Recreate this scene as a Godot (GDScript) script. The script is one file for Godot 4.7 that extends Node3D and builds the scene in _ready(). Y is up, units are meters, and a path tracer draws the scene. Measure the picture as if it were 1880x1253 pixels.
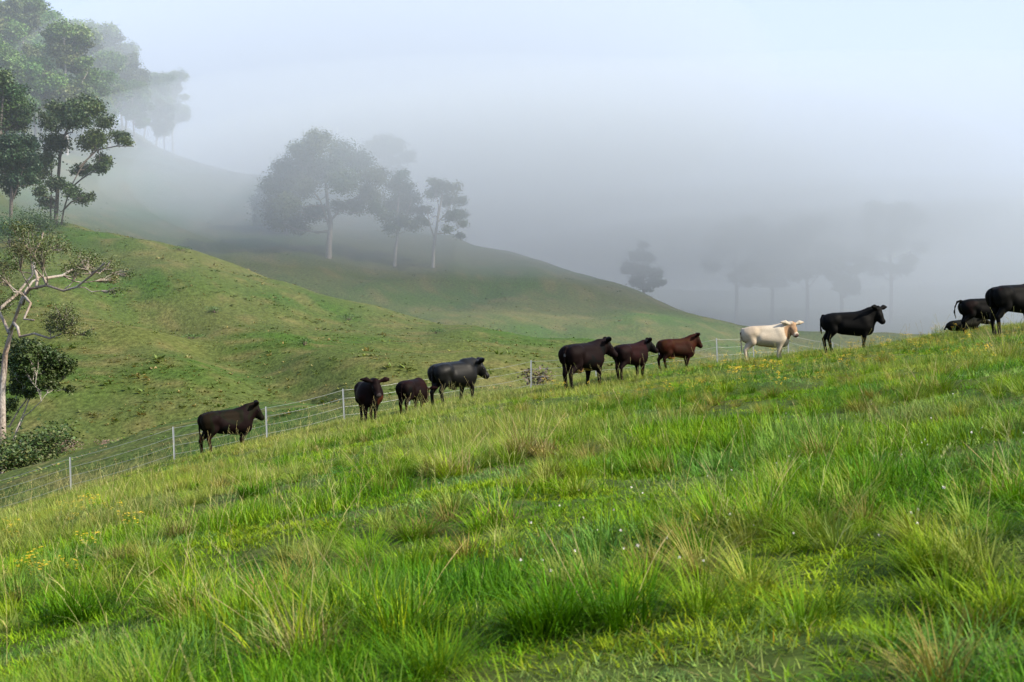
extends Node3D
# A misty hillside pasture: cattle along a grassy crest, a wire fence, green hills and gum trees fading into low cloud.
# Camera stands at (0, EYE, 0) and looks along -z; x is right, distances "d" run along -z.

const EYE := 1.6
const FOCAL := 2610.0          # focal length in pixels of an 1880 x 1253 frame, used to turn survey sightings into metres
const CX := 940.0
const CY := 626.5

var rng := RandomNumberGenerator.new()
var M := {}
var used := {}
var n_big := FastNoiseLite.new()
var n_mid := FastNoiseLite.new()
var n_fine := FastNoiseLite.new()

# ---------------------------------------------------------------- terrain
# cross-sections of the valley: for each bearing, (distance, height above the eye level) from the crest outwards
var bearings := [-900.0, -300.0, 0.0, 130.0, 300.0, 500.0, 700.0, 900.0, 1100.0, 1350.0, 1600.0, 1880.0, 2500.0, 3200.0]
var sections := []
const GD0 := 52.0
const GD1 := 1000.0
const GN := 250
const GP0 := -700.0
const GP1 := 2700.0
const GM := 330
var grid := PackedFloat32Array()

func sight(bx: float, by: float, d: float) -> Vector3:
	return Vector3((bx - CX) / FOCAL * d, EYE + (CY - by) / FOCAL * d, -d)

func up(by: float, d: float) -> float:
	return EYE + (CY - by) / FOCAL * d

func field(x: float, d: float) -> float:
	var a := 0.0
	if x < 0.0:
		a = 0.155 * x - 0.005 * x * x
		if x < -15.0:
			a = -3.45 + 0.305 * (x + 15.0)
	else:
		a = 0.14 * x - 0.0008 * x * x
		if x > 60.0:
			a = 5.52 + 0.044 * (x - 60.0)
	var k := clampf(d / 50.0, 0.0, 1.0)
	a -= 0.15 * k * k
	if d > 47.0:
		var e := d - 47.0
		a -= 0.008 * e * e if e < 20.0 else 3.2 + 0.32 * (e - 20.0)
	a += n_mid.get_noise_2d(x * 1.0, d * 1.0) * 0.18 + n_mid.get_noise_2d(x * 3.0 + 17.0, d * 3.0) * 0.05 + n_fine.get_noise_2d(x, d) * 0.035
	return a

func setup_sections() -> void:
	# roles: 0 end of field, 1 foot of the near slope, 2 gully, 3 face, 4 near ridge, 5 behind it, 6 second face, 7 second ridge, 8 behind it, 9 far slope foot, 10 far slope, 11 far top, 12 end
	var ridge_y := [330.0, 375.0, 395.0, 404.0, 449.0, 513.0, 570.0, 611.0, 645.0, 672.0, 690.0, 690.0, 690.0, 690.0]
	var ridge_d := [230.0, 212.0, 204.0, 199.0, 192.0, 182.0, 172.0, 160.0, 148.0, 135.0, 125.0, 120.0, 120.0, 120.0]
	var gully := [-9.0, -9.0, -8.2, -7.6, -6.2, -5.0, -4.6, -5.0, -6.5, -8.5, -10.0, -10.5, -11.0, -11.0]
	var second_y := [120.0, 190.0, 250.0, 300.0, 340.0, 375.0, 405.0, 452.0, 512.0, 600.0, 618.0, 612.0, 600.0, 590.0]
	var second_d := [360.0, 345.0, 335.0, 328.0, 320.0, 315.0, 308.0, 300.0, 285.0, 262.0, 262.0, 270.0, 280.0, 280.0]
	var far_low := [95.0, 88.0, 82.0, 76.0, 62.0, 46.0, 34.0, 24.0, 14.0, 10.0, 11.0, 13.0, 15.0, 16.0]
	var far_up := [120.0, 116.0, 112.0, 104.0, 82.0, 58.0, 42.0, 32.0, 26.0, 24.0, 25.0, 27.0, 28.0, 30.0]
	for i in bearings.size():
		var b: float = bearings[i]
		var rd: float = ridge_d[i]
		var rh := up(ridge_y[i], rd)
		var sd: float = second_d[i]
		var sh := up(second_y[i], sd)
		var g: float = gully[i] + EYE
		var x52 := (b - CX) / FOCAL * 54.0
		var p := [
			Vector2(40.0, field(x52 * 40.0 / 54.0, 40.0)),
			Vector2(54.0, field(x52, 54.0)),
			Vector2(72.0, lerpf(field(x52, 54.0), g, 0.72)),
			Vector2(94.0, g),
			Vector2(lerpf(94.0, rd, 0.5), lerpf(g, rh, 0.48)),
			Vector2(rd, rh),
			Vector2(rd + 26.0, rh - 4.0 + minf(0.0, (sh - rh) * 0.0)),
			Vector2(lerpf(rd + 26.0, sd, 0.5), lerpf(rh - 4.0, sh, 0.42)),
			Vector2(sd, sh),
			Vector2(sd + 40.0, sh - (4.0 if b > 800.0 else -10.0)),
			Vector2(460.0, maxf(far_low[i] + EYE, sh + (0.0 if b > 800.0 else 20.0))),
			Vector2(640.0, far_up[i]),
			Vector2(1000.0, far_up[i] * 1.15)]
		sections.append(p)

func cubic_section(p: Array, d: float) -> float:
	var n := p.size()
	var k := 0
	while k < n - 2 and d > p[k + 1].x:
		k += 1
	var a: Vector2 = p[k]
	var b: Vector2 = p[k + 1]
	var h := b.x - a.x
	var s := (b.y - a.y) / h
	var ma := s
	var mb := s
	if k > 0:
		var q: Vector2 = p[k - 1]
		var sp := (a.y - q.y) / (a.x - q.x)
		ma = 0.5 * (s + sp)
		if absf(ma) > 2.5 * minf(absf(s), absf(sp)):
			ma = 2.5 * minf(absf(s), absf(sp)) * signf(ma)
	if k < n - 2:
		var q2: Vector2 = p[k + 2]
		var sn := (q2.y - b.y) / (q2.x - b.x)
		mb = 0.5 * (s + sn)
		if absf(mb) > 2.5 * minf(absf(s), absf(sn)):
			mb = 2.5 * minf(absf(s), absf(sn)) * signf(mb)
	var t := clampf((d - a.x) / h, 0.0, 1.0)
	var t2 := t * t
	var t3 := t2 * t
	return (2 * t3 - 3 * t2 + 1) * a.y + (t3 - 2 * t2 + t) * h * ma + (-2 * t3 + 3 * t2) * b.y + (t3 - t2) * h * mb

func setup_grid() -> void:
	setup_sections()
	grid.resize(GM * GN)
	for i in GM:
		var b := lerpf(GP0, GP1, float(i) / (GM - 1))
		var k := 0
		while k < bearings.size() - 2 and b > bearings[k + 1]:
			k += 1
		var t: float = clampf((b - bearings[k]) / (bearings[k + 1] - bearings[k]), 0.0, 1.0)
		var k0 := maxi(k - 1, 0)
		var k3 := mini(k + 2, bearings.size() - 1)
		var sec := []
		for r in sections[0].size():
			var p0: Vector2 = sections[k0][r]
			var p1: Vector2 = sections[k][r]
			var p2: Vector2 = sections[k + 1][r]
			var p3: Vector2 = sections[k3][r]
			var v := p1.cubic_interpolate(p2, p0, p3, t)
			v.x = lerpf(p1.x, p2.x, t)
			sec.append(v)
		for j in GN:
			var d := GD0 * pow(GD1 / GD0, float(j) / (GN - 1))
			var x := (b - CX) / FOCAL * d
			var h := cubic_section(sec, d)
			var f := field(x, d) if d < 62.0 else 0.0
			var w := smoothstep(53.0, 62.0, d)
			h = lerpf(f, h, w)
			# lumps, terracettes and soil creep on the hill faces
			var cut := d - lerpf(172.0, 103.0, clampf((b - 120.0) / 480.0, -0.2, 1.1))
			h -= w * 2.0 * exp(-cut * cut / 200.0) * smoothstep(-150.0, 150.0, b) * (1.0 - smoothstep(560.0, 760.0, b))
			var cut2 := d - lerpf(250.0, 226.0, clampf((b - 350.0) / 300.0, 0.0, 1.0)) - n_mid.get_noise_1d(b * 0.02) * 5.0
			h -= w * 2.4 * exp(-cut2 * cut2 / 90.0) * smoothstep(250.0, 450.0, b) * (1.0 - smoothstep(700.0, 900.0, b))
			h += w * (n_big.get_noise_2d(x, d) * 2.3 + n_mid.get_noise_2d(x * 0.35, d * 0.35) * 0.55 + n_mid.get_noise_2d(x * 0.9 + 40.0, d * 1.4) * 0.22)
			grid[i * GN + j] = h

func ground(x: float, d: float) -> float:
	if d < 55.0:
		return field(x, d)
	var fi := clampf(((x / d * FOCAL + CX) - GP0) / (GP1 - GP0) * (GM - 1), 0.0, GM - 1.001)
	var fj := clampf(log(d / GD0) / log(GD1 / GD0) * (GN - 1), 0.0, GN - 1.001)
	var i := int(fi)
	var j := int(fj)
	var u := fi - i
	var v := fj - j
	return lerpf(lerpf(grid[i * GN + j], grid[(i + 1) * GN + j], u), lerpf(grid[i * GN + j + 1], grid[(i + 1) * GN + j + 1], u), v)

func on_ground(bx: float, d: float) -> Vector3:
	var x := (bx - CX) / FOCAL * d
	return Vector3(x, ground(x, d), -d)

func field_spot(bx: float, by: float) -> Vector3:
	# where the sight line meets the near field
	var d := 4.0
	while d < 52.0:
		var q := sight(bx, by, d)
		if q.y < field(q.x, d):
			break
		d += 0.05
	return on_ground(bx, d)

func hill_spot(bx: float, by: float, from: float, to: float) -> float:
	var d := from
	while d < to:
		var q := sight(bx, by, d)
		if q.y < ground(q.x, d):
			break
		d += 0.5
	return d

# ---------------------------------------------------------------- helpers
func numbered(called: String) -> String:
	if not used.has(called):
		used[called] = 0
		return called
	used[called] += 1
	return "%s_%03d" % [called, used[called]]

func tag(o: Node, label := "", category := "", group := "", kind := "") -> void:
	if label: o.set_meta("label", label)
	if category: o.set_meta("category", category)
	if group: o.set_meta("group", group)
	if kind: o.set_meta("kind", kind)

func base(called: String, at: Vector3) -> Node3D:
	var o := Node3D.new()
	o.name = numbered(called)
	o.position = at
	add_child(o)
	return o

func add_mesh(called: String, mesh: Mesh, mat: Material, parent: Node = self) -> MeshInstance3D:
	var o := MeshInstance3D.new()
	o.mesh = mesh
	o.material_override = mat
	o.name = numbered(called) if parent == self else called
	parent.add_child(o, true)
	return o

class Geo:
	var v := PackedVector3Array()
	var n := PackedVector3Array()
	var c := PackedColorArray()
	var idx := PackedInt32Array()
	func tri(a: Vector3, b: Vector3, d: Vector3, col: Color) -> void:
		var k := v.size()
		var nn := (d - a).cross(b - a).normalized()
		v.append(a); v.append(b); v.append(d)
		n.append(nn); n.append(nn); n.append(nn)
		c.append(col); c.append(col); c.append(col)
		idx.append(k); idx.append(k + 1); idx.append(k + 2)
	func quad(a: Vector3, b: Vector3, d: Vector3, e: Vector3, col: Color) -> void:
		var k := v.size()
		var nn := (d - a).cross(b - a).normalized()
		v.append(a); v.append(b); v.append(d); v.append(e)
		for i in 4:
			n.append(nn); c.append(col)
		idx.append(k); idx.append(k + 1); idx.append(k + 2)
		idx.append(k); idx.append(k + 2); idx.append(k + 3)
	func tube(pts: Array, rad: Array, sides: int, cols: Array) -> void:
		var first := v.size()
		var m := pts.size()
		var side := Vector3(0, 0, 1)
		for i in m:
			var dir: Vector3 = (pts[mini(i + 1, m - 1)] - pts[maxi(i - 1, 0)]).normalized()
			if absf(dir.dot(side)) > 0.95:
				side = Vector3(1, 0, 0)
			var u := (side - dir * side.dot(dir)).normalized()
			side = u
			var w := dir.cross(u)
			for s in sides:
				var a := TAU * s / sides
				var o := u * cos(a) + w * sin(a)
				v.append(pts[i] + o * rad[i])
				n.append(o)
				c.append(cols[i % cols.size()])
		for i in m - 1:
			for s in sides:
				var a := first + i * sides + s
				var b := first + i * sides + (s + 1) % sides
				idx.append(a); idx.append(a + sides); idx.append(b)
				idx.append(b); idx.append(a + sides); idx.append(b + sides)
		# end cap
		var e := v.size()
		v.append(pts[m - 1]); n.append((pts[m - 1] - pts[m - 2]).normalized()); c.append(cols[(m - 1) % cols.size()])
		for s in sides:
			idx.append(e); idx.append(first + (m - 1) * sides + (s + 1) % sides); idx.append(first + (m - 1) * sides + s)
	func done() -> ArrayMesh:
		var a := []
		a.resize(Mesh.ARRAY_MAX)
		a[Mesh.ARRAY_VERTEX] = v
		a[Mesh.ARRAY_NORMAL] = n
		a[Mesh.ARRAY_COLOR] = c
		a[Mesh.ARRAY_INDEX] = idx
		var m := ArrayMesh.new()
		m.add_surface_from_arrays(Mesh.PRIMITIVE_TRIANGLES, a)
		return m

func mat(called: String, rough := 0.8, spec := 0.4) -> StandardMaterial3D:
	var m := StandardMaterial3D.new()
	m.resource_name = called
	m.vertex_color_use_as_albedo = true
	m.albedo_color = Color.WHITE
	m.roughness = rough
	m.metallic_specular = spec
	m.cull_mode = BaseMaterial3D.CULL_DISABLED
	M[called] = m
	return m

func noise_tex(freq: float, lo: Color, hi: Color, oct := 4, s := 1, size := 512) -> NoiseTexture2D:
	var n := FastNoiseLite.new()
	n.seed = s
	n.frequency = freq
	n.fractal_octaves = oct
	var t := NoiseTexture2D.new()
	t.noise = n
	t.width = size
	t.height = size
	t.seamless = true
	var g := Gradient.new()
	g.set_color(0, lo)
	g.set_color(1, hi)
	t.color_ramp = g
	return t

func setup_materials() -> void:
	var m := mat("grass", 0.62, 0.22)
	m.backlight_enabled = true
	m.backlight = Color(0.72, 0.72, 0.5)
	m = mat("dry_grass", 0.6, 0.35)
	m.backlight_enabled = true
	m.backlight = Color(0.55, 0.5, 0.4)
	m = mat("petal", 0.6, 0.3)
	m = mat("soil", 0.95, 0.2)
	m.albedo_texture = noise_tex(0.02, Color(0.62, 0.62, 0.6), Color(1, 1, 1), 5, 3)
	m.uv1_triplanar = true
	m.uv1_world_triplanar = true
	m.uv1_scale = Vector3.ONE * 0.33
	m = mat("hill_turf", 0.95, 0.2)
	m.albedo_texture = noise_tex(0.03, Color(0.55, 0.56, 0.5), Color(1, 1, 1), 5, 8, 1024)
	m.uv1_triplanar = true
	m.uv1_world_triplanar = true
	m.uv1_scale = Vector3.ONE * 0.045
	m.heightmap_enabled = true
	m.heightmap_texture = noise_tex(0.06, Color.BLACK, Color.WHITE, 4, 21, 1024)
	m.heightmap_scale = 9.0
	m = mat("leaf", 0.55, 0.45)
	m.backlight_enabled = true
	m.backlight = Color(0.5, 0.5, 0.35)
	m = mat("bark", 0.85, 0.3)
	m.albedo_texture = noise_tex(0.03, Color(0.5, 0.48, 0.46), Color(1, 1, 1), 4, 5)
	m.uv1_triplanar = true
	m.uv1_world_triplanar = true
	m.uv1_scale = Vector3(0.7, 0.25, 0.7)
	m = mat("hide", 0.66, 0.15)
	m.albedo_texture = noise_tex(0.05, Color(0.72, 0.72, 0.72), Color(1, 1, 1), 3, 6)
	m.uv1_triplanar = true
	m.uv1_scale = Vector3(1.2, 1.2, 1.2)
	var gloss := m.duplicate() as StandardMaterial3D
	gloss.resource_name = "sleek_hide"
	gloss.roughness = 0.5
	gloss.metallic_specular = 0.23
	M["sleek_hide"] = gloss
	m = mat("eye", 0.15, 0.5)
	m = mat("galvanised_steel", 0.38, 0.5)
	m.metallic = 0.4

# ---------------------------------------------------------------- land
func turf_color(x: float, d: float) -> Color:
	var a := n_mid.get_noise_2d(x * 0.30 + 300.0, d * 0.30)
	var b := n_mid.get_noise_2d(x * 1.3, d * 2.2 + 90.0)
	var c := n_big.get_noise_2d(x * 1.3 + 70.0, d * 1.3)
	var green := Color(0.070, 0.122, 0.026)
	var olive := Color(0.122, 0.142, 0.042)
	var dry := Color(0.22, 0.18, 0.075)
	var deep := Color(0.065, 0.140, 0.018)
	var t := clampf(0.55 + 0.9 * a + 0.5 * c, 0.0, 1.0)
	var col := green.lerp(olive, t)
	col = col.lerp(dry, clampf(b * 1.3 - 0.1, 0.0, 0.55))
	col = col.lerp(deep, clampf(-a * 1.4 - 0.28 - 0.5 * b, 0.0, 0.9))
	return col

func build_land() -> void:
	# the near field
	var g := Geo.new()
	var x0 := -48.0
	var x1 := 56.0
	var z0 := -10.0
	var z1 := 57.5
	var step := 0.4
	var nx := int((x1 - x0) / step) + 1
	var nz := int((z1 - z0) / step) + 1
	for j in nz:
		var d := z0 + j * step
		for i in nx:
			var x := x0 + i * step
			g.v.append(Vector3(x, field(x, d), -d))
			var hx := field(x + 0.3, d) - field(x - 0.3, d)
			var hz := field(x, d + 0.3) - field(x, d - 0.3)
			g.n.append(Vector3(-hx, 0.6, hz).normalized())
			var t := clampf(0.5 + n_mid.get_noise_2d(x * 2.0, d * 2.0), 0.0, 1.0)
			g.c.append(Color(0.055, 0.100, 0.014).lerp(Color(0.10, 0.115, 0.030), t))
	for j in nz - 1:
		for i in nx - 1:
			var a := j * nx + i
			g.idx.append(a); g.idx.append(a + nx); g.idx.append(a + 1)
			g.idx.append(a + 1); g.idx.append(a + nx); g.idx.append(a + nx + 1)
	tag(add_mesh("ground", g.done(), M.soil), "near pasture ground on the hillside crest", "", "", "structure")
	# valley and hills
	g = Geo.new()
	for i in GM:
		var b := lerpf(GP0, GP1, float(i) / (GM - 1))
		for j in GN:
			var d := GD0 * pow(GD1 / GD0, float(j) / (GN - 1))
			var x := (b - CX) / FOCAL * d
			var h := grid[i * GN + j]
			if d < 57.5:
				h -= 0.12
			g.v.append(Vector3(x, h, -d))
			g.c.append(turf_color(x, d))
			g.n.append(Vector3.UP)
	for i in GM:
		for j in GN:
			var i0 := maxi(i - 1, 0)
			var i1 := mini(i + 1, GM - 1)
			var j0 := maxi(j - 1, 0)
			var j1 := mini(j + 1, GN - 1)
			var e := g.v[i1 * GN + j] - g.v[i0 * GN + j]
			var f := g.v[i * GN + j1] - g.v[i * GN + j0]
			g.n[i * GN + j] = e.cross(f).normalized()
	for i in GM - 1:
		for j in GN - 1:
			var a := i * GN + j
			g.idx.append(a); g.idx.append(a + 1); g.idx.append(a + GN)
			g.idx.append(a + 1); g.idx.append(a + GN + 1); g.idx.append(a + GN)
	tag(add_mesh("hills", g.done(), M.hill_turf), "green valley and grazed hills behind the fence", "", "", "structure")

# ---------------------------------------------------------------- grass
func blade(g: Geo, at: Vector3, az: float, lean: float, length: float, width: float, bend: float, col: Color, segs := 3) -> void:
	var out := Vector3(cos(az), 0, sin(az))
	var side := Vector3(-sin(az), 0, cos(az))
	var p := at
	var prev_l := p - side * width * 0.4
	var prev_r := p + side * width * 0.4
	var ang := lean
	for k in segs:
		ang += bend / segs
		p += (out * sin(ang) + Vector3.UP * cos(ang)) * (length / segs)
		var w := width * (1.0 - pow(float(k + 1) / segs, 1.6)) * 0.5
		if k == segs - 1:
			g.tri(prev_l, prev_r, p, col)
		else:
			var l := p - side * w
			var r := p + side * w
			g.quad(prev_l, prev_r, r, l, col)
			prev_l = l
			prev_r = r

func jitter(c: Color, amt: float) -> Color:
	var k := 1.0 + rng.randf_range(-amt, amt)
	return Color(c.r * k * (1.0 + rng.randf_range(-amt, amt) * 0.5), c.g * k, c.b * k * (1.0 + rng.randf_range(-amt, amt) * 0.5))

func stem_mesh(height: float, seed_: int) -> ArrayMesh:
	rng.seed = seed_
	var g := Geo.new()
	var az := rng.randf() * TAU
	var lean := rng.randf_range(0.05, 0.4)
	var p := Vector3.ZERO
	var pts := []
	var n := 6
	for i in n:
		pts.append(p)
		lean += rng.randf_range(0.0, 0.12)
		p += Vector3(cos(az) * sin(lean), cos(lean), sin(az) * sin(lean)) * height / n
	pts.append(p)
	var rad := [0.0017, 0.0016, 0.0014, 0.0012, 0.0011, 0.001, 0.0006]
	var col := jitter(Color(1, 1, 1), 0.15)
	g.tube(pts, rad, 4, [col])
	# seed head: short glumes along the tip
	var tip: Vector3 = pts[n - 1]
	var dir := (p - tip)
	for i in 16:
		var t := i / 16.0
		var a := tip + dir * t * 1.15
		blade(g, a, rng.randf() * TAU, 0.35, 0.024, 0.004, 0.2, jitter(col * 1.08, 0.15), 2)
	for i in 2:
		blade(g, pts[1 + i], rng.randf() * TAU, 0.5, rng.randf_range(0.15, 0.3), 0.006, 1.1, jitter(Color(0.8, 0.95, 0.7), 0.2))
	return g.done()

func flower_mesh(kind: String, seed_: int) -> ArrayMesh:
	rng.seed = seed_
	var g := Geo.new()
	if kind == "yellow":
		for s in 5:
			var az := rng.randf() * TAU
			var top := Vector3(cos(az) * rng.randf_range(0.03, 0.14), rng.randf_range(0.22, 0.42), sin(az) * rng.randf_range(0.03, 0.14))
			g.tube([Vector3.ZERO, top * 0.5 + Vector3(0, 0.03, 0), top], [0.0022, 0.002, 0.0015], 3, [Color(0.10, 0.16, 0.03)])
			for l in 5:
				blade(g, top * rng.randf_range(0.2, 0.9), rng.randf() * TAU, 1.0, 0.05, 0.012, 0.4, jitter(Color(0.10, 0.17, 0.03), 0.25), 2)
			for k in 5:
				var c := top + Vector3(rng.randf_range(-0.035, 0.035), rng.randf_range(-0.03, 0.025), rng.randf_range(-0.035, 0.035))
				for q in 6:
					var a := TAU * q / 6.0
					var o := Vector3(cos(a), 0.25, sin(a)) * 0.012
					var o2 := Vector3(cos(a + 0.7), 0.25, sin(a + 0.7)) * 0.012
					g.tri(c, c + o, c + o2, jitter(Color(0.72, 0.46, 0.02), 0.15))
	else:
		g.tube([Vector3.ZERO, Vector3(0.005, 0.09, 0.004), Vector3(0.01, 0.17, 0.0)], [0.0015, 0.0014, 0.0012], 3, [Color(0.12, 0.2, 0.04)])
		for k in 26:
			var dir := Vector3(rng.randf_range(-1, 1), rng.randf_range(-0.6, 1), rng.randf_range(-1, 1)).normalized()
			var a := Vector3(0.01, 0.175, 0) + dir * 0.004
			var s := dir.cross(Vector3(0.3, 1, 0.2)).normalized() * 0.003
			g.tri(a - s, a + s, a + dir * 0.011, jitter(Color(0.75, 0.68, 0.64), 0.12))
	return g.done()

func scatter(called: String, label: String, mesh: Mesh, m: Material, spots: Array) -> void:
	# spots: [Transform3D, Color]
	var mm := MultiMesh.new()
	mm.transform_format = MultiMesh.TRANSFORM_3D
	mm.use_colors = true
	mm.mesh = mesh
	mm.instance_count = spots.size()
	for i in spots.size():
		var e: Array = spots[i]
		mm.set_instance_transform(i, e[0])
		mm.set_instance_color(i, e[1])
	var o := MultiMeshInstance3D.new()
	o.multimesh = mm
	o.material_override = m
	o.name = numbered(called)
	tag(o, label, "grass", "", "stuff")
	add_child(o)

var lush := Color(0.080, 0.205, 0.004)
var fresh := Color(0.215, 0.310, 0.009)
var pale := Color(0.245, 0.275, 0.060)
var straw := Color(0.330, 0.280, 0.110)
var dewy := Color(0.210, 0.290, 0.130)

func grass_color(x: float, d: float) -> Color:
	var a := n_mid.get_noise_2d(x * 2.6, d * 2.0)
	var b := n_mid.get_noise_2d(x * 0.9 + 500.0, d * 0.7)
	var c := n_fine.get_noise_2d(x * 0.7 + 33.0, d * 0.7)
	var col := fresh.lerp(lush, clampf(0.5 + a * 2.2, 0.0, 1.0))
	col = col.lerp(Color(0.034, 0.115, 0.004), clampf(a * 2.5 - 0.45, 0.0, 0.8))
	# the grass toward the fence is drier and paler
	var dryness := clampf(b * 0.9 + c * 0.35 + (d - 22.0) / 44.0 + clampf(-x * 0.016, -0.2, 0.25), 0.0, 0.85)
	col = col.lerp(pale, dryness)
	if c > 0.22:
		col = col.lerp(dewy, 0.4)
	return jitter(col, 0.16)

func settled(x: float, d: float, s: float, sy: float) -> Transform3D:
	# a patch laid on the slope
	var gx := (field(x + 0.4, d) - field(x - 0.4, d)) / 0.8
	var gz := (field(x, d - 0.4) - field(x, d + 0.4)) / 0.8
	var t := Basis(Vector3.UP, rng.randf() * TAU).scaled(Vector3(s, s * sy, s))
	t = Basis(Vector3(1, gx, 0), Vector3.UP, Vector3(0, gz, 1)) * t
	return Transform3D(t, Vector3(x, field(x, d), -d))

func upright(x: float, d: float, s: float, sy: float) -> Transform3D:
	var t := Basis(Vector3.UP, rng.randf() * TAU).scaled(Vector3(s, s * sy, s))
	t = Basis(Vector3(rng.randf_range(-1, 1), 0, rng.randf_range(-1, 1)).normalized(), rng.randf_range(0.0, 0.22)) * t
	return Transform3D(t, Vector3(x, field(x, d), -d))

func patch_mesh(kind: int, r: float, tufts: int, blades: int, width: float, tall: float, seed_: int) -> ArrayMesh:
	# a round patch of many tufts that thins out toward its rim; kind 0 short, 1 long, 2 fine and dry
	rng.seed = seed_
	var g := Geo.new()
	for i in tufts:
		var a := rng.randf() * TAU
		var q := minf(absf(rng.randfn(0.0, 0.5)), 1.15) if rng.randf() < 0.5 else sqrt(rng.randf())
		var c := Vector3(cos(a) * r * q, 0, sin(a) * r * q)
		var tone := jitter(Color(1, 1, 1), 0.3)
		var h := tall * rng.randf_range(0.6, 1.25)
		var pick := rng.randf()
		if pick < 0.18:
			tone = tone * Color(0.48, 0.66, 0.6)
		elif pick < 0.34:
			tone = tone * Color(1.45, 1.12, 1.5)
		elif pick < 0.40:
			tone = tone * Color(1.5, 0.85, 2.2)
		for k in blades:
			var az := rng.randf() * TAU
			var rr := sqrt(rng.randf())
			var at := c + Vector3(cos(az), 0, sin(az)) * rr * (0.07 if kind < 2 else 0.10) * maxf(1.0, r)
			at.y = -0.03
			var col := tone
			var dry := 0.09 if kind == 0 else (0.10 if kind == 1 else 0.38)
			if rng.randf() < dry:
				col = col * Color(2.2, 1.25, 1.9)
			col = jitter(col, 0.32)
			var lean := (0.25 + 0.75 * rr) * rng.randf_range(0.2, 1.5)
			var bend: float = rng.randf_range(0.1, 1.7) if kind < 2 else rng.randf_range(0.1, 0.8)
			blade(g, at, az + rng.randf_range(-0.9, 0.9), lean, h * rng.randf_range(0.5, 1.15), width * rng.randf_range(0.6, 1.25) * (0.62 if kind == 2 else 1.0), bend, col, 3)
	return g.done()

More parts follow.
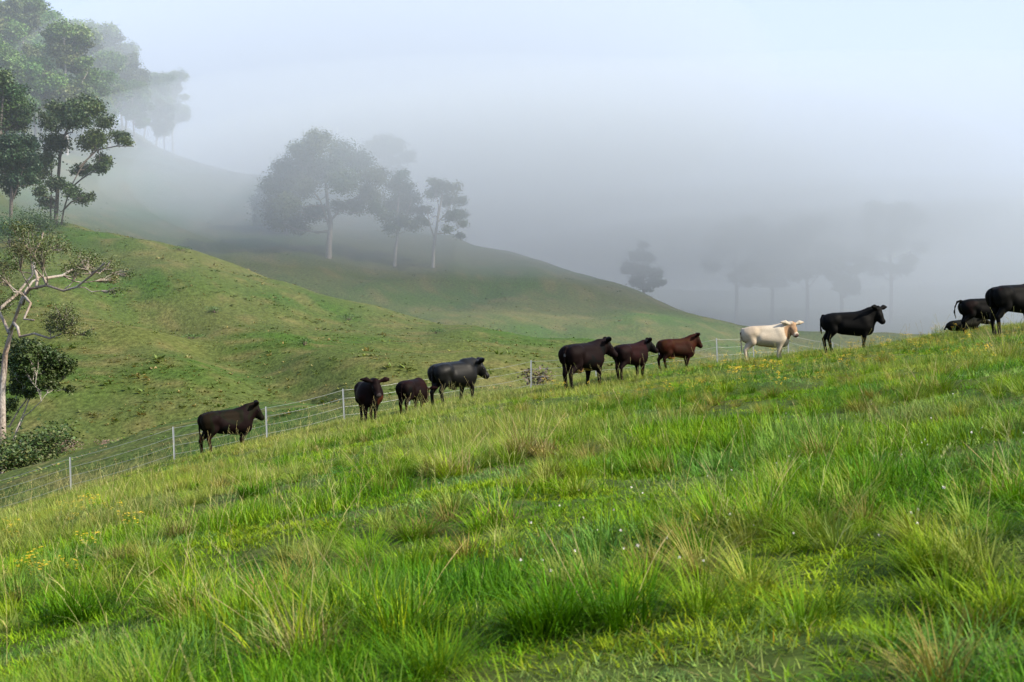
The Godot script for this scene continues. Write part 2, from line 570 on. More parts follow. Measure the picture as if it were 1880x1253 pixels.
func build_grass() -> void:
	var stems := []
	for i in 5:
		stems.append(stem_mesh(0.75, 400 + i))
	var lists := {}
	for k in ["t0", "t1", "t2", "t3", "t4", "y0", "y1", "w0"]:
		lists[k] = []
	# bands of distance: from, to, patch radius, spacing, tufts, blades, blade width, [heights]
	var bands := [
		[0.5, 5.0, 0.8, 1.0, 90, 8, 0.012, [0.16, 0.26, 0.3], 1],
		[5.0, 10.0, 0.55, 0.62, 110, 14, 0.0105, [0.13, 0.25, 0.34], 4],
		[10.0, 18.0, 0.70, 0.78, 115, 12, 0.0120, [0.13, 0.24, 0.34], 3],
		[18.0, 31.0, 1.0, 1.12, 150, 10, 0.0130, [0.12, 0.20, 0.28], 3],
		[31.0, 57.0, 1.5, 1.7, 200, 8, 0.0180, [0.08, 0.14, 0.20], 3]]
	var total := 0
	for bi in bands.size():
		var b: Array = bands[bi]
		var meshes := []
		var spots := []
		for kind in 3:
			for v in b[8]:
				meshes.append(patch_mesh(kind, b[2], b[4], b[5], b[6], b[7][kind], 1000 + bi * 100 + kind * 10 + v))
				spots.append([])
		rng.seed = 77 + bi
		var step: float = b[3]
		var d: float = b[0]
		var row := 0
		while d < b[1]:
			var half := d * 0.37 + 3.0
			var x := -half + (row % 2) * step * 0.5
			while x < half:
				var px := x + rng.randf_range(-0.35, 0.35) * step
				var pd := d + rng.randf_range(-0.35, 0.35) * step
				var patch := n_mid.get_noise_2d(px * 1.7 + 120.0, pd * 1.5) + rng.randf_range(-0.14, 0.14)
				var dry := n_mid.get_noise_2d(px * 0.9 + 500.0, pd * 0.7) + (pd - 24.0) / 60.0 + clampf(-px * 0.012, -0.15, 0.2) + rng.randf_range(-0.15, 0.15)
				var kind := 0
				if dry > 0.22:
					kind = 2
				elif patch > 0.12:
					kind = 1
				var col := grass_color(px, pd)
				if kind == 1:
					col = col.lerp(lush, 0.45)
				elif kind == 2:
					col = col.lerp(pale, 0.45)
				var at: int = kind * b[8] + rng.randi() % int(b[8])
				spots[at].append([settled(px, pd, rng.randf_range(0.9, 1.15), rng.randf_range(0.7, 1.2) * maxf(0.7, 1.0 + 0.8 * patch)), col])
				total += 1
				x += step
			d += step * 0.866
			row += 1
		for i in meshes.size():
			if spots[i].is_empty():
				continue
			var kind: int = i / int(b[8])
			if kind == 0:
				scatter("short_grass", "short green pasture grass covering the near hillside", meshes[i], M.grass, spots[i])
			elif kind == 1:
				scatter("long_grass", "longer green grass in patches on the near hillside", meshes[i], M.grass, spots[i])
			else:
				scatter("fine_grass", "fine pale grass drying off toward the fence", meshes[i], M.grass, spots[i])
	print("patches ", total)
	rng.seed = 78
	# knee high clumps
	var clumps := []
	for v in 4:
		var g := Geo.new()
		for i in 170:
			var az := rng.randf() * TAU
			var q := sqrt(rng.randf())
			var c := jitter(Color.WHITE, 0.35)
			if rng.randf() < 0.16:
				c = c * Color(2.0, 1.15, 2.2)
			blade(g, Vector3(cos(az) * 0.12 * q, -0.04, sin(az) * 0.12 * q), az + rng.randf_range(-0.5, 0.5), q * 0.85 * rng.randf_range(0.4, 1.1), rng.randf_range(0.2, 0.46), rng.randf_range(0.005, 0.009), rng.randf_range(0.3, 1.5), c, 4)
		clumps.append([g.done(), []])
	for i in 4200:
		var d := 5.0 + 44.0 * pow(rng.randf(), 0.75)
		var x := rng.randf_range(-1, 1) * (d * 0.37 + 2.0)
		var want := n_mid.get_noise_2d(x * 2.1 + 60.0, d * 1.6 + 30.0)
		if want + rng.randf_range(-0.25, 0.25) < 0.10:
			continue
		var c := (lush * rng.randf_range(0.6, 1.0)).lerp(fresh, rng.randf() * 0.7)
		if rng.randf() < 0.18:
			c = c.lerp(Color(0.26, 0.17, 0.07), 0.6)
		elif rng.randf() < 0.3 + d * 0.006:
			c = c.lerp(pale, 0.7)
		var s := rng.randf_range(0.6, 1.15) * (1.0 if d < 34.0 else 0.62)
		clumps[i % 4][1].append([upright(x, d, s, rng.randf_range(0.75, 1.1)), jitter(c, 0.2)])
	for v in 4:
		scatter("grass_clumps", "knee high grass clumps scattered through the pasture", clumps[v][0], M.grass, clumps[v][1])
	# seed stems, few near the camera and more toward the fence
	for i in 4200:
		var d := 4.5 + 49.0 * pow(rng.randf(), 0.62)
		var x := rng.randf_range(-1, 1) * (d * 0.37 + 2.0)
		var want := n_mid.get_noise_2d(x * 0.8 + 900.0, d * 0.8) + clampf(-x / d * 0.9, -0.2, 0.3)
		if want + rng.randf_range(-0.3, 0.3) < 0.04:
			continue
		lists["t%d" % (i % 5)].append([upright(x, d, rng.randf_range(0.6, 1.2), 1.0), jitter(Color(0.42, 0.36, 0.15).lerp(Color(0.24, 0.28, 0.08), rng.randf() * 0.7), 0.2)])
	# yellow daisies in drifts near the crest and at the left, white clover on the near right
	for i in 2600:
		var d := rng.randf_range(12.0, 50.0)
		var x := rng.randf_range(-1, 1) * (d * 0.37 + 1.0)
		var right := x > d * 0.02 and d > 26.0
		var left := x < -d * 0.2 and d > 12.0 and d < 26.0
		if not (right or left):
			continue
		if n_mid.get_noise_2d(x * 1.5 + 40.0, d * 1.2) + rng.randf_range(-0.2, 0.2) < (0.02 if right else 0.30):
			continue
		lists["y%d" % (i % 2)].append([upright(x, d, rng.randf_range(0.8, 1.3), 0.8), Color.WHITE])
	for i in 130:
		var d := rng.randf_range(5.5, 20.0)
		var x := rng.randf_range(-0.15, 1) * (d * 0.37)
		if n_mid.get_noise_2d(x * 2.0 + 7.0, d * 2.0) < 0.08:
			continue
		lists["w0"].append([upright(x, d, rng.randf_range(0.6, 1.0), 1.0), Color.WHITE])
	for k in lists:
		var list: Array = lists[k]
		if list.is_empty():
			continue
		var i: int = int(k.substr(1))
		match k[0]:
			"t": scatter("seed_stems", "thin straw coloured seed stems above the pasture", stems[i], M.dry_grass, list)
			"y": scatter("yellow_wildflowers", "small yellow wildflowers in drifts on the pasture", flower_mesh("yellow", 500 + i), M.petal, list)
			"w": scatter("clover_flowers", "white clover flower heads in the near grass", flower_mesh("white", 510), M.petal, list)

func tussock(bx: float, by: float, r: float, h: float, blades: int, cols: Array, label: String, stems := 8) -> void:
	var at := field_spot(bx, by)
	var o := base("grass_tussock", at)
	o.rotation.y = rng.randf() * TAU
	tag(o, label, "grass tussock", "grass tussocks in the pasture")
	var g := Geo.new()
	var hearts := []
	for i in 7:
		var a := rng.randf() * TAU
		hearts.append([Vector3(cos(a), 0, sin(a)) * r * 0.75 * sqrt(rng.randf()), rng.randf_range(0.6, 1.1), jitter(Color.WHITE, 0.25)])
	for i in blades:
		var heart: Array = hearts[rng.randi() % 7]
		var az := rng.randf() * TAU
		var q := sqrt(rng.randf())
		var p: Vector3 = heart[0] + Vector3(cos(az) * r * 0.36 * q, -0.04, sin(az) * r * 0.36 * q)
		var c: Color = cols[rng.randi() % cols.size()] * heart[2]
		blade(g, p, az + rng.randf_range(-1.1, 1.1), (0.1 + q * 0.8) * rng.randf_range(0.2, 1.2), h * heart[1] * rng.randf_range(0.4, 1.1), 0.0095 * rng.randf_range(0.5, 1.3), rng.randf_range(0.1, 1.6), jitter(c, 0.3), 4)
	tag(add_mesh("blades", g.done(), M.grass, o), "", "", "", "stuff")
	if stems > 0:
		g = Geo.new()
		for i in stems:
			var az := rng.randf() * TAU
			var lean := rng.randf_range(0.1, 0.6)
			var p := Vector3(cos(az), 0, sin(az)) * r * 0.3
			var pts := [p]
			for k in 5:
				lean += rng.randf_range(0.0, 0.16)
				p += Vector3(cos(az) * sin(lean), cos(lean), sin(az) * sin(lean)) * h * 1.2 / 5.0
				pts.append(p)
			g.tube(pts, [0.0016, 0.0015, 0.0013, 0.0012, 0.0022, 0.0007], 4, [jitter(Color(0.40, 0.33, 0.15), 0.2)])
		tag(add_mesh("seed_stems", g.done(), M.dry_grass, o), "", "", "", "stuff")

func build_tussocks() -> void:
	rng.seed = 909
	var green := [lush, lush * 0.9, fresh]
	var deep := [lush * 0.5, lush * 0.75, lush * 0.6, lush * 0.9]
	var olive := [fresh, pale, Color(0.16, 0.18, 0.04), straw]
	var brown := [straw, Color(0.26, 0.20, 0.08), Color(0.20, 0.13, 0.06), pale]
	tussock(975, 838, 0.42, 0.62, 900, brown, "straw brown tussock standing alone below the gap between bull and cattle", 14)
	tussock(1050, 790, 0.3, 0.4, 350, olive, "small olive tussock up behind the straw brown one", 6)
	tussock(400, 1120, 0.55, 0.50, 1100, olive + green, "broad olive tussock in the left foreground grass", 4)
	tussock(190, 1130, 0.50, 0.42, 1000, deep, "dark green tussock at the far left of the foreground", 4)
	tussock(1125, 1150, 0.55, 0.52, 1500, deep, "lush deep green clump in the centre foreground", 3)
	tussock(720, 1160, 0.58, 0.54, 1500, deep + [fresh], "dark green clump left of the lush centre clump", 4)
	tussock(560, 1215, 0.3, 0.55, 420, olive, "olive clump with long stems at the bottom edge", 5)
	tussock(1375, 975, 0.36, 0.55, 700, olive + green, "fountain shaped green tussock on the right of the middle pasture", 6)
	tussock(470, 908, 0.36, 0.42, 480, deep, "dark green clump below the leftmost black heifer", 4)
	tussock(690, 885, 0.5, 0.48, 800, deep + [fresh], "wide dark green clump below the dark brown cow", 8)
	tussock(830, 870, 0.4, 0.6, 560, brown + olive, "straw mixed clump left of the straw brown tussock", 18)
	tussock(1525, 840, 0.36, 0.45, 520, brown + deep, "brown and green clump below the black cow on the crest", 8)
	tussock(1390, 668, 0.55, 0.42, 420, olive + brown, "dry tuft in front of the white cow's hind legs", 5)
	tussock(1683, 628, 0.42, 0.40, 420, [straw, Color(0.30, 0.22, 0.07), pale], "round golden tuft on the crest left of the lying calf", 0)
	tussock(1250, 790, 0.4, 0.42, 420, green, "green clump below the white cow halfway down the pasture", 5)
	tussock(1710, 720, 0.5, 0.5, 480, olive, "olive clump on the upper right pasture", 8)
	tussock(1850, 660, 0.6, 0.65, 620, olive + [straw], "tall dry clump at the right edge below the large black cow", 26)
	tussock(200, 935, 0.45, 0.45, 520, [fresh, lush, Color(0.14, 0.15, 0.03)], "weedy green clump just below the leftmost fence post", 6)
	tussock(930, 960, 0.3, 0.34, 420, [lush, Color(0.16, 0.11, 0.05), fresh], "low reddish green clump in the middle of the pasture", 3)
	tussock(1870, 905, 0.4, 0.4, 420, olive, "olive clump at the right edge of the middle pasture", 8)

func build_hill_clumps() -> void:
	rng.seed = 4242
	var g := Geo.new()
	var made := 0
	for i in 110000:
		var b := rng.randf_range(-350.0, 2200.0)
		var d := 61.0 * pow(5.8, rng.randf() * 0.98)
		var x := (b - CX) / FOCAL * d
		var patch := n_mid.get_noise_2d(x * 0.55, d * 0.8) + 0.6 * n_big.get_noise_2d(x * 2.0, d * 2.0)
		if rng.randf() > (0.26 if d < 205.0 else 0.16) + patch * 0.6:
			continue
		if d > 235.0 and rng.randf() < 0.5:
			continue
		var col := turf_color(x, d)
		var r := rng.randf()
		if r < 0.34:
			col = col.lerp(Color(0.27, 0.20, 0.09), 0.65)
		elif r < 0.6:
			col = col.lerp(Color(0.07, 0.12, 0.016), 0.5)
		col = jitter(col * 1.1, 0.15)
		var s := rng.randf_range(0.2, 0.55) * (2.0 if rng.randf() < 0.06 else 1.0) * (1.0 if d > 85.0 else 0.6)
		var sy := rng.randf_range(0.5, 1.0)
		var at := Vector3(x, ground(x, d), -d)
		for k in 9:
			var az := rng.randf() * TAU
			var q := sqrt(rng.randf())
			blade(g, at + Vector3(cos(az) * 0.6 * q * s, -0.06, sin(az) * 0.6 * q * s), az + rng.randf_range(-0.6, 0.6), q * 0.9 + 0.1, rng.randf_range(0.4, 0.8) * s * sy, rng.randf_range(0.2, 0.42) * s, 0.6, jitter(col, 0.3), 2)
		made += 1
	print("hill clumps ", made, " triangles ", g.idx.size() / 3)
	tag(add_mesh("hill_grass_clumps", g.done(), M.grass), "low grass clumps dotted over the grazed hills", "grass", "", "stuff")

# ---------------------------------------------------------------- fence
func build_fence() -> void:
	var fence := base("wire_fence", on_ground(130, 48.5))
	tag(fence, "wire fence with steel posts along the crest behind the cattle", "fence")
	var line := [[-480, 46.5], [-270, 47.2], [-62, 47.9], [130, 48.5], [320, 49.2], [490, 50.2], [632, 51.5], [752, 53.0], [866, 54.2], [975, 55.0], [1095, 55.3], [1210, 55.6], [1318, 55.8], [1385, 57.0], [1448, 58.0], [1530, 59.5], [1620, 61.0]]
	rng.seed = 31
	var tops := []
	var post := Geo.new()
	# star picket: three thin flanges
	for k in 3:
		var a := TAU * k / 3.0 + 0.5
		var o := Vector3(cos(a), 0, sin(a)) * 0.030
		var s := Vector3(-sin(a), 0, cos(a)) * 0.007
		var y0 := Vector3(0, -0.3, 0)
		var y1 := Vector3(0, 1.25, 0)
		var c := Color(0.33, 0.35, 0.37)
		post.quad(y0 - s, y1 - s, y1 + o - s, y0 + o - s, c)
		post.quad(y0 + o + s, y1 + o + s, y1 + s, y0 + s, c)
		post.quad(y0 + o - s, y1 + o - s, y1 + o + s, y0 + o + s, c)
		post.quad(y1 - s, y1 + s, y1 + o + s, y1 + o - s, c)
	var pm := post.done()
	for e in line:
		var p := on_ground(e[0], e[1])
		var o := add_mesh("post", pm, M.galvanised_steel, fence)
		o.position = p - fence.position
		o.rotation = Vector3(rng.randf_range(-0.03, 0.03), rng.randf() * 0.6, rng.randf_range(0.0, 0.05))
		tops.append([p - fence.position, o.transform.basis])
	for w in 4:
		var h := 1.20 - 0.30 * w
		var g := Geo.new()
		var pts := []
		var rad := []
		for i in tops.size():
			var p: Vector3 = tops[i][0] + tops[i][1] * Vector3(0, h, 0)
			if i > 0:
				var q: Vector3 = pts[pts.size() - 1]
				for k in [0.25, 0.5, 0.75]:
					pts.append(q.lerp(p, k) - Vector3(0, 0.05 * 4.0 * k * (1.0 - k), 0))
					rad.append(0.0052)
			pts.append(p)
			rad.append(0.0052)
		g.tube(pts, rad, 5, [Color(0.30, 0.31, 0.31)])
		add_mesh("wire", g.done(), M.galvanised_steel, fence)

# ---------------------------------------------------------------- cattle
class Body:
	var lo: Vector3
	var cell: float
	var nx: int
	var ny: int
	var nz: int
	var f := PackedFloat32Array()
	func _init(a: Vector3, b: Vector3, s: float) -> void:
		lo = a
		cell = s
		nx = int((b.x - a.x) / s) + 2
		ny = int((b.y - a.y) / s) + 2
		nz = int((b.z - a.z) / s) + 2
		f.resize(nx * ny * nz)
		f.fill(9.0)
	func bone(a: Vector3, b: Vector3, ra: float, rb: float, k: float, flat := Vector3.ONE) -> void:
		# a tapered capsule, its distance measured in axes stretched by flat
		var m := maxf(ra, rb) + k + cell * 2.0
		var ext := Vector3(m, m, m) * Vector3(maxf(flat.x, 0.5), maxf(flat.y, 0.5), maxf(flat.z, 0.5))
		var p0 := (Vector3(minf(a.x, b.x), minf(a.y, b.y), minf(a.z, b.z)) - ext - lo) / cell
		var p1 := (Vector3(maxf(a.x, b.x), maxf(a.y, b.y), maxf(a.z, b.z)) + ext - lo) / cell
		var inv := Vector3(1.0 / flat.x, 1.0 / flat.y, 1.0 / flat.z)
		var sa := a * inv
		var ab := b * inv - sa
		var l2 := maxf(ab.length_squared(), 1e-9)
		var least := minf(flat.x, minf(flat.y, flat.z))
		for z in range(maxi(int(p0.z), 0), mini(int(p1.z) + 1, nz)):
			for y in range(maxi(int(p0.y), 0), mini(int(p1.y) + 1, ny)):
				var row := (z * ny + y) * nx
				for x in range(maxi(int(p0.x), 0), mini(int(p1.x) + 1, nx)):
					var p := (lo + Vector3(x, y, z) * cell) * inv - sa
					var t := clampf(p.dot(ab) / l2, 0.0, 1.0)
					var d := (p.distance_to(ab * t) - ra - (rb - ra) * t) * least
					var o := f[row + x]
					var h := k - absf(o - d)
					if h > 0.0:
						f[row + x] = minf(o, d) - h * h / (4.0 * k)
					elif d < o:
						f[row + x] = d
	func mesh(colour: Callable) -> ArrayMesh:
		var g := Geo.new()
		var at := {}
		var sl := nx * ny
		var corner := [0, 1, nx, nx + 1, sl, sl + 1, sl + nx, sl + nx + 1]
		for z in nz - 1:
			for y in ny - 1:
				for x in nx - 1:
					var k := z * sl + y * nx + x
					var s := 0
					for q in 8:
						if f[k + corner[q]] < 0.0:
							s += 1
					if s == 0 or s == 8:
						continue
					var sum := Vector3.ZERO
					var n := 0
					for ax in 3:
						var st: int = [1, nx, sl][ax]
						for q in 8:
							if q & (1 << ax):
								continue
							var a := f[k + corner[q]]
							var b := f[k + corner[q] + st]
							if (a < 0.0) != (b < 0.0):
								var p := Vector3(q & 1, (q >> 1) & 1, (q >> 2) & 1)
								p[ax] = a / (a - b)
								sum += p
								n += 1
					at[k] = g.v.size()
					g.v.append(lo + (Vector3(x, y, z) + sum / n) * cell)
		for i in g.v.size():
			g.n.append(Vector3.ZERO)
		for z in range(1, nz - 1):
			for y in range(1, ny - 1):
				for x in range(1, nx - 1):
					var k := z * sl + y * nx + x
					var a := f[k] < 0.0
					for ax in 3:
						var st: int = [1, nx, sl][ax]
						var b := f[k + st] < 0.0
						if a == b:
							continue
						var u: int = [nx, sl, 1][ax]
						var w: int = [sl, 1, nx][ax]
						if not (at.has(k) and at.has(k - u) and at.has(k - w) and at.has(k - u - w)):
							continue
						var q0: int = at[k]
						var q1: int = at[k - u]
						var q2: int = at[k - u - w]
						var q3: int = at[k - w]
						var quad := [q0, q1, q2, q3] if not a else [q3, q2, q1, q0]
						var nn: Vector3 = (g.v[quad[2]] - g.v[quad[0]]).cross(g.v[quad[1]] - g.v[quad[0]])
						for e in quad:
							g.n[e] += nn
						g.idx.append_array([quad[0], quad[1], quad[2], quad[0], quad[2], quad[3]])
		for i in g.v.size():
			g.n[i] = g.n[i].normalized()
			g.c.append(colour.call(g.v[i], g.n[i]))
		return g.done()

func head_bones(w: Body, poll: Vector3, dir: Vector3, s: float, ear_up: float) -> Array:
	# dir: from the poll to the muzzle; returns eye positions
	var right := dir.cross(Vector3.UP).normalized()
	var top := right.cross(dir).normalized()
	var L := 0.365 * s
	var muz := poll + dir * L
	w.bone(poll + dir * 0.02 * s - top * 0.02 * s, poll + dir * L * 0.5 - top * 0.015 * s, 0.125 * s, 0.105 * s, 0.05)
	w.bone(poll + dir * L * 0.4 - top * 0.01 * s, muz - top * 0.02 * s, 0.098 * s, 0.080 * s, 0.05)
	w.bone(poll + dir * 0.10 * s - top * 0.10 * s, muz - dir * 0.06 * s - top * 0.07 * s, 0.092 * s, 0.062 * s, 0.04)   # jaw
	w.bone(muz + right * 0.028 * s - top * 0.015 * s, muz - right * 0.028 * s - top * 0.015 * s, 0.074 * s, 0.074 * s, 0.03)  # muzzle
	w.bone(poll + top * 0.07 * s - dir * 0.02 * s, poll + dir * 0.05 * s + top * 0.055 * s, 0.055 * s, 0.065 * s, 0.05)  # poll
	var eyes := []
	for k in [-1.0, 1.0]:
		var r: Vector3 = right * k
		w.bone(poll + dir * 0.13 * s + r * 0.085 * s + top * 0.045 * s, poll + dir * 0.2 * s + r * 0.08 * s + top * 0.035 * s, 0.034 * s, 0.028 * s, 0.03)
		var root := poll + r * 0.10 * s + top * 0.045 * s - dir * 0.01 * s
		var mid := root + r * 0.16 * s + top * (0.04 + ear_up * 0.05) * s - dir * 0.03 * s
		var tip := root + r * 0.32 * s + top * (0.04 + ear_up * 0.11) * s - dir * 0.035 * s
		w.bone(root, mid, 0.036 * s, 0.068 * s, 0.025)
		w.bone(mid, tip, 0.068 * s, 0.028 * s, 0.02)
		eyes.append(poll + dir * 0.165 * s + r * 0.112 * s + top * 0.030 * s)
	return eyes

func cow(called: String, label: String, bx: float, d: float, heading: float, s: float, o: Dictionary) -> void:
	# local axes: x forward, y up, z to the animal's right
	var at := on_ground(bx, d)
	var root := base(called, at)
	root.rotation.y = deg_to_rad(heading)
	tag(root, label, o.get("category", "cow"), "cattle along the crest")
	var bulk: float = o.get("bulk", 1.0)
	var w := Body.new(Vector3(-1.36, -0.42, -0.55) * s, Vector3(1.52, 1.62, 0.55) * s, 0.029)
	var foot := func(lx: float, lz: float) -> float:
		var p := root.transform * Vector3(lx, 0, lz)
		return clampf(ground(p.x, -p.z) - at.y, -0.4, 0.4)
	# the trunk leans a little with the slope under it
	var f_h: float = foot.call(0.5 * s, 0.0)
	var r_h: float = foot.call(-0.6 * s, 0.0)
	var rise := (f_h - r_h) / 1.1 * 0.25 / s
	var V := func(x: float, y: float, z: float) -> Vector3:
		return Vector3(x * 0.90, y + rise * x, z) * s + Vector3(0, 0.35 * (f_h + r_h) * 0.5, 0)
	var b := bulk
	w.bone(V.call(-0.52, 0.95, 0), V.call(0.40, 0.90, 0), 0.305 * s, 0.365 * s, 0.08, Vector3(1, 1, 0.84 * b))
	w.bone(V.call(-0.22, 0.86, 0), V.call(0.34, 0.80, 0), 0.30 * s, 0.31 * s, 0.08, Vector3(1, 1, 0.95 * b))
	w.bone(V.call(-0.80, 1.17, 0), V.call(0.46, 1.17, 0), 0.075 * s, 0.085 * s, 0.14)                         # spine
	for k in [-1.0, 1.0]:
		w.bone(V.call(-0.74, 1.14, 0.14 * k * b), V.call(0.42, 1.12, 0.12 * k * b), 0.105 * s, 0.11 * s, 0.08)     # flat of the back
		w.bone(V.call(-0.24, 0.85, 0.14 * k * b), V.call(0.40, 0.77, 0.12 * k * b), 0.19 * s, 0.19 * s, 0.06)     # ribs
		w.bone(V.call(-0.86, 1.10, 0.10 * k * b), V.call(-0.82, 0.84, 0.14 * k * b), 0.115 * s, 0.135 * s, 0.05)     # buttock
		w.bone(V.call(-0.84, 1.0, 0.13 * k * b), V.call(-0.58, 1.04, 0.17 * k * b), 0.17 * s, 0.18 * s, 0.10)   # rump
		w.bone(V.call(-0.55, 1.17, 0.16 * k * b), V.call(-0.50, 1.13, 0.22 * k * b), 0.06 * s, 0.065 * s, 0.05)     # hip bone
		w.bone(V.call(-0.72, 0.98, 0.14 * k * b), V.call(-0.62, 0.72, 0.17 * k * b), 0.205 * s, 0.145 * s, 0.05)   # thigh
		w.bone(V.call(0.40, 1.08, 0.12 * k * b), V.call(0.56, 0.80, 0.17 * k * b), 0.15 * s, 0.15 * s, 0.06)     # shoulder
	w.bone(V.call(0.54, 0.95, 0), V.call(0.66, 0.70, 0), 0.27 * s, 0.19 * s, 0.12)                             # brisket
	# legs: [hip x, knee x, fetlock x] may differ
	var st: Array = o.get("steps", [0.0, 0.06, 0.02, -0.05])
	for i in 2:
		var k := -1.0 if i == 0 else 1.0
		var dx: float = st[i]
		var fy: float = foot.call((0.46 + dx) * s, 0.17 * k * s) / s
		var lift: float = o.get("lift", [0.0, 0.0])[i]
		fy += lift
		var top: Vector3 = V.call(0.50, 0.72, 0.17 * k)
		var knee := Vector3(0.47 + dx * 0.7 + lift * 0.5, 0.40 + fy * 0.6, 0.155 * k) * s
		var fet := Vector3(0.455 + dx - lift * 0.4, 0.13 + fy, 0.15 * k) * s
		var hoof := Vector3(0.485 + dx - lift * 0.5, 0.035 + fy, 0.15 * k) * s
		w.bone(top, knee, 0.125 * s, 0.068 * s, 0.06)
		w.bone(knee, fet, 0.062 * s, 0.044 * s, 0.02)
		w.bone(fet, hoof, 0.050 * s, 0.058 * s, 0.02)
		dx = st[2 + i]
		fy = foot.call((-0.60 + dx) * s, 0.16 * k * s) / s
		var stifle: Vector3 = V.call(-0.60, 0.74, 0.165 * k)
		var hock := Vector3(-0.765 + dx * 0.8, 0.47 + fy * 0.75, 0.145 * k) * s
		fet = Vector3(-0.70 + dx, 0.14 + fy, 0.145 * k) * s
		hoof = Vector3(-0.66 + dx, 0.035 + fy, 0.145 * k) * s
		w.bone(stifle, hock, 0.145 * s, 0.066 * s, 0.05)
		w.bone(hock, fet, 0.060 * s, 0.046 * s, 0.02)
		w.bone(fet, hoof, 0.052 * s, 0.060 * s, 0.02)
	# neck and head
	var hd: Dictionary = o.get("head", {})
	var poll_at: Vector3 = hd.get("at", Vector3(1.02, 1.30, 0.0))
	var poll: Vector3 = V.call(poll_at.x - 0.04, poll_at.y + 0.03, poll_at.z)
	var yaw: float = deg_to_rad(hd.get("yaw", 0.0))
	var pitch: float = deg_to_rad(hd.get("pitch", -38.0))
	var dir := Vector3(cos(pitch) * cos(yaw), sin(pitch), -cos(pitch) * sin(yaw))
	var nb: Vector3 = V.call(0.50, 1.0, 0)
	var neck_end := poll - dir * 0.03 * s + Vector3(0, -0.04, 0) * s
	w.bone(nb, nb.lerp(neck_end, 0.55), 0.31 * s, 0.26 * s, 0.10, Vector3(1, 1, 0.68))
	w.bone(nb.lerp(neck_end, 0.45), neck_end, 0.25 * s, 0.165 * s, 0.06, Vector3(1, 1, 0.72))
	w.bone(V.call(0.66, 0.82, 0), nb.lerp(neck_end, 0.75) - Vector3(0, 0.14, 0) * s, 0.15 * s, 0.10 * s, 0.10, Vector3(1, 1, 0.5))   # dewlap
	var eyes := head_bones(w, poll, dir, s * 1.16 * hd.get("size", 1.0), hd.get("ears", 0.4))
	# tail
	var tail: Array = o.get("tail", [Vector3(-0.97, 1.17, 0), Vector3(-1.03, 1.05, 0), Vector3(-1.03, 0.78, 0.0), Vector3(-1.0, 0.52, 0.01), Vector3(-1.0, 0.36, 0.0)])
	var tr := [0.05, 0.036, 0.026, 0.030, 0.045, 0.02, 0.02]
	var prev: Vector3 = V.call(-0.84, 1.16, 0)
	for i in tail.size():
		var t: Vector3 = V.call(tail[i].x, tail[i].y, tail[i].z)
		w.bone(prev, t, (0.06 if i == 0 else tr[i - 1]) * s, (tr[i] if i < tail.size() - 1 else 0.022) * s, 0.03)
		prev = t
	if o.get("udder", false):
		for k in [-1.0, 1.0]:
			w.bone(V.call(-0.42, 0.58, 0.07 * k), V.call(-0.30, 0.54, 0.06 * k), 0.10 * s, 0.09 * s, 0.06)
			w.bone(V.call(-0.40, 0.50, 0.07 * k), V.call(-0.40, 0.43, 0.07 * k), 0.022 * s, 0.018 * s, 0.02)
	if o.get("sheath", false):
		w.bone(V.call(-0.18, 0.56, 0), V.call(-0.02, 0.46, 0), 0.10 * s, 0.05 * s, 0.08)
	if o.get("crest", 0.0) > 0.0:
		w.bone(V.call(0.42, 1.18, 0), V.call(0.75, 1.20, 0), 0.16 * s, 0.14 * s, 0.12)
	var coat: Color = o.get("coat", Color(0.008, 0.007, 0.007))
	var tint: Color = o.get("tint", coat)
	var pale_belly: Color = o.get("belly", coat)
	var nz := n_fine
	var muzzle := poll + dir * 0.47 * s
	var spots: Array = o.get("spots", [])
	var lowleg: Color = o.get("legs", coat)
	var paint := func(p: Vector3, n: Vector3) -> Color:
		var q := p / s
		var t := clampf(0.5 + 1.2 * nz.get_noise_3d(p.x * 1.1, p.y * 1.1, p.z * 1.1 + bx), 0.0, 1.0)
		var c := coat.lerp(tint, t)
		if q.y < 0.5:
			c = c.lerp(lowleg, clampf((0.5 - q.y) * 4.0 + t - 0.5, 0.0, 1.0))
		if q.y < 0.60 and q.y > 0.40 and q.x > -0.50 and q.x < 0.2 and absf(q.z) < 0.15:
			c = c.lerp(pale_belly, clampf((0.63 - q.y) * 14.0, 0.0, 1.0))
		var md := p.distance_to(muzzle) / s
		if o.has("nose") and md < 0.085:
			c = o.nose
		for e in spots:
			if (q - e[0]).length() < e[1] * (0.8 + 0.5 * t):
				c = e[2]
		if q.y < 0.07 + rise * q.x:
			c = Color(0.03, 0.027, 0.024)
		return c
	add_mesh("body", w.mesh(paint), M.sleek_hide if o.get("crest", 0.0) > 0.0 else M.hide, root)
	for e in eyes:
		var sp := SphereMesh.new()
		sp.radius = 0.017 * s
		sp.height = 0.034 * s
		sp.radial_segments = 10
		sp.rings = 6
		var em := add_mesh("eye", sp, M.eye_dark, root)
		em.position = e
	if o.has("tag"):
		var right := dir.cross(Vector3.UP).normalized()
		var tp: Vector3 = poll + right * 0.24 * s * o.tag - Vector3(0, 0.0, 0)
		var bm := BoxMesh.new()
		bm.size = Vector3(0.012, 0.075, 0.055)
		add_mesh("ear_tag", bm, M.tag_plastic, root).position = tp

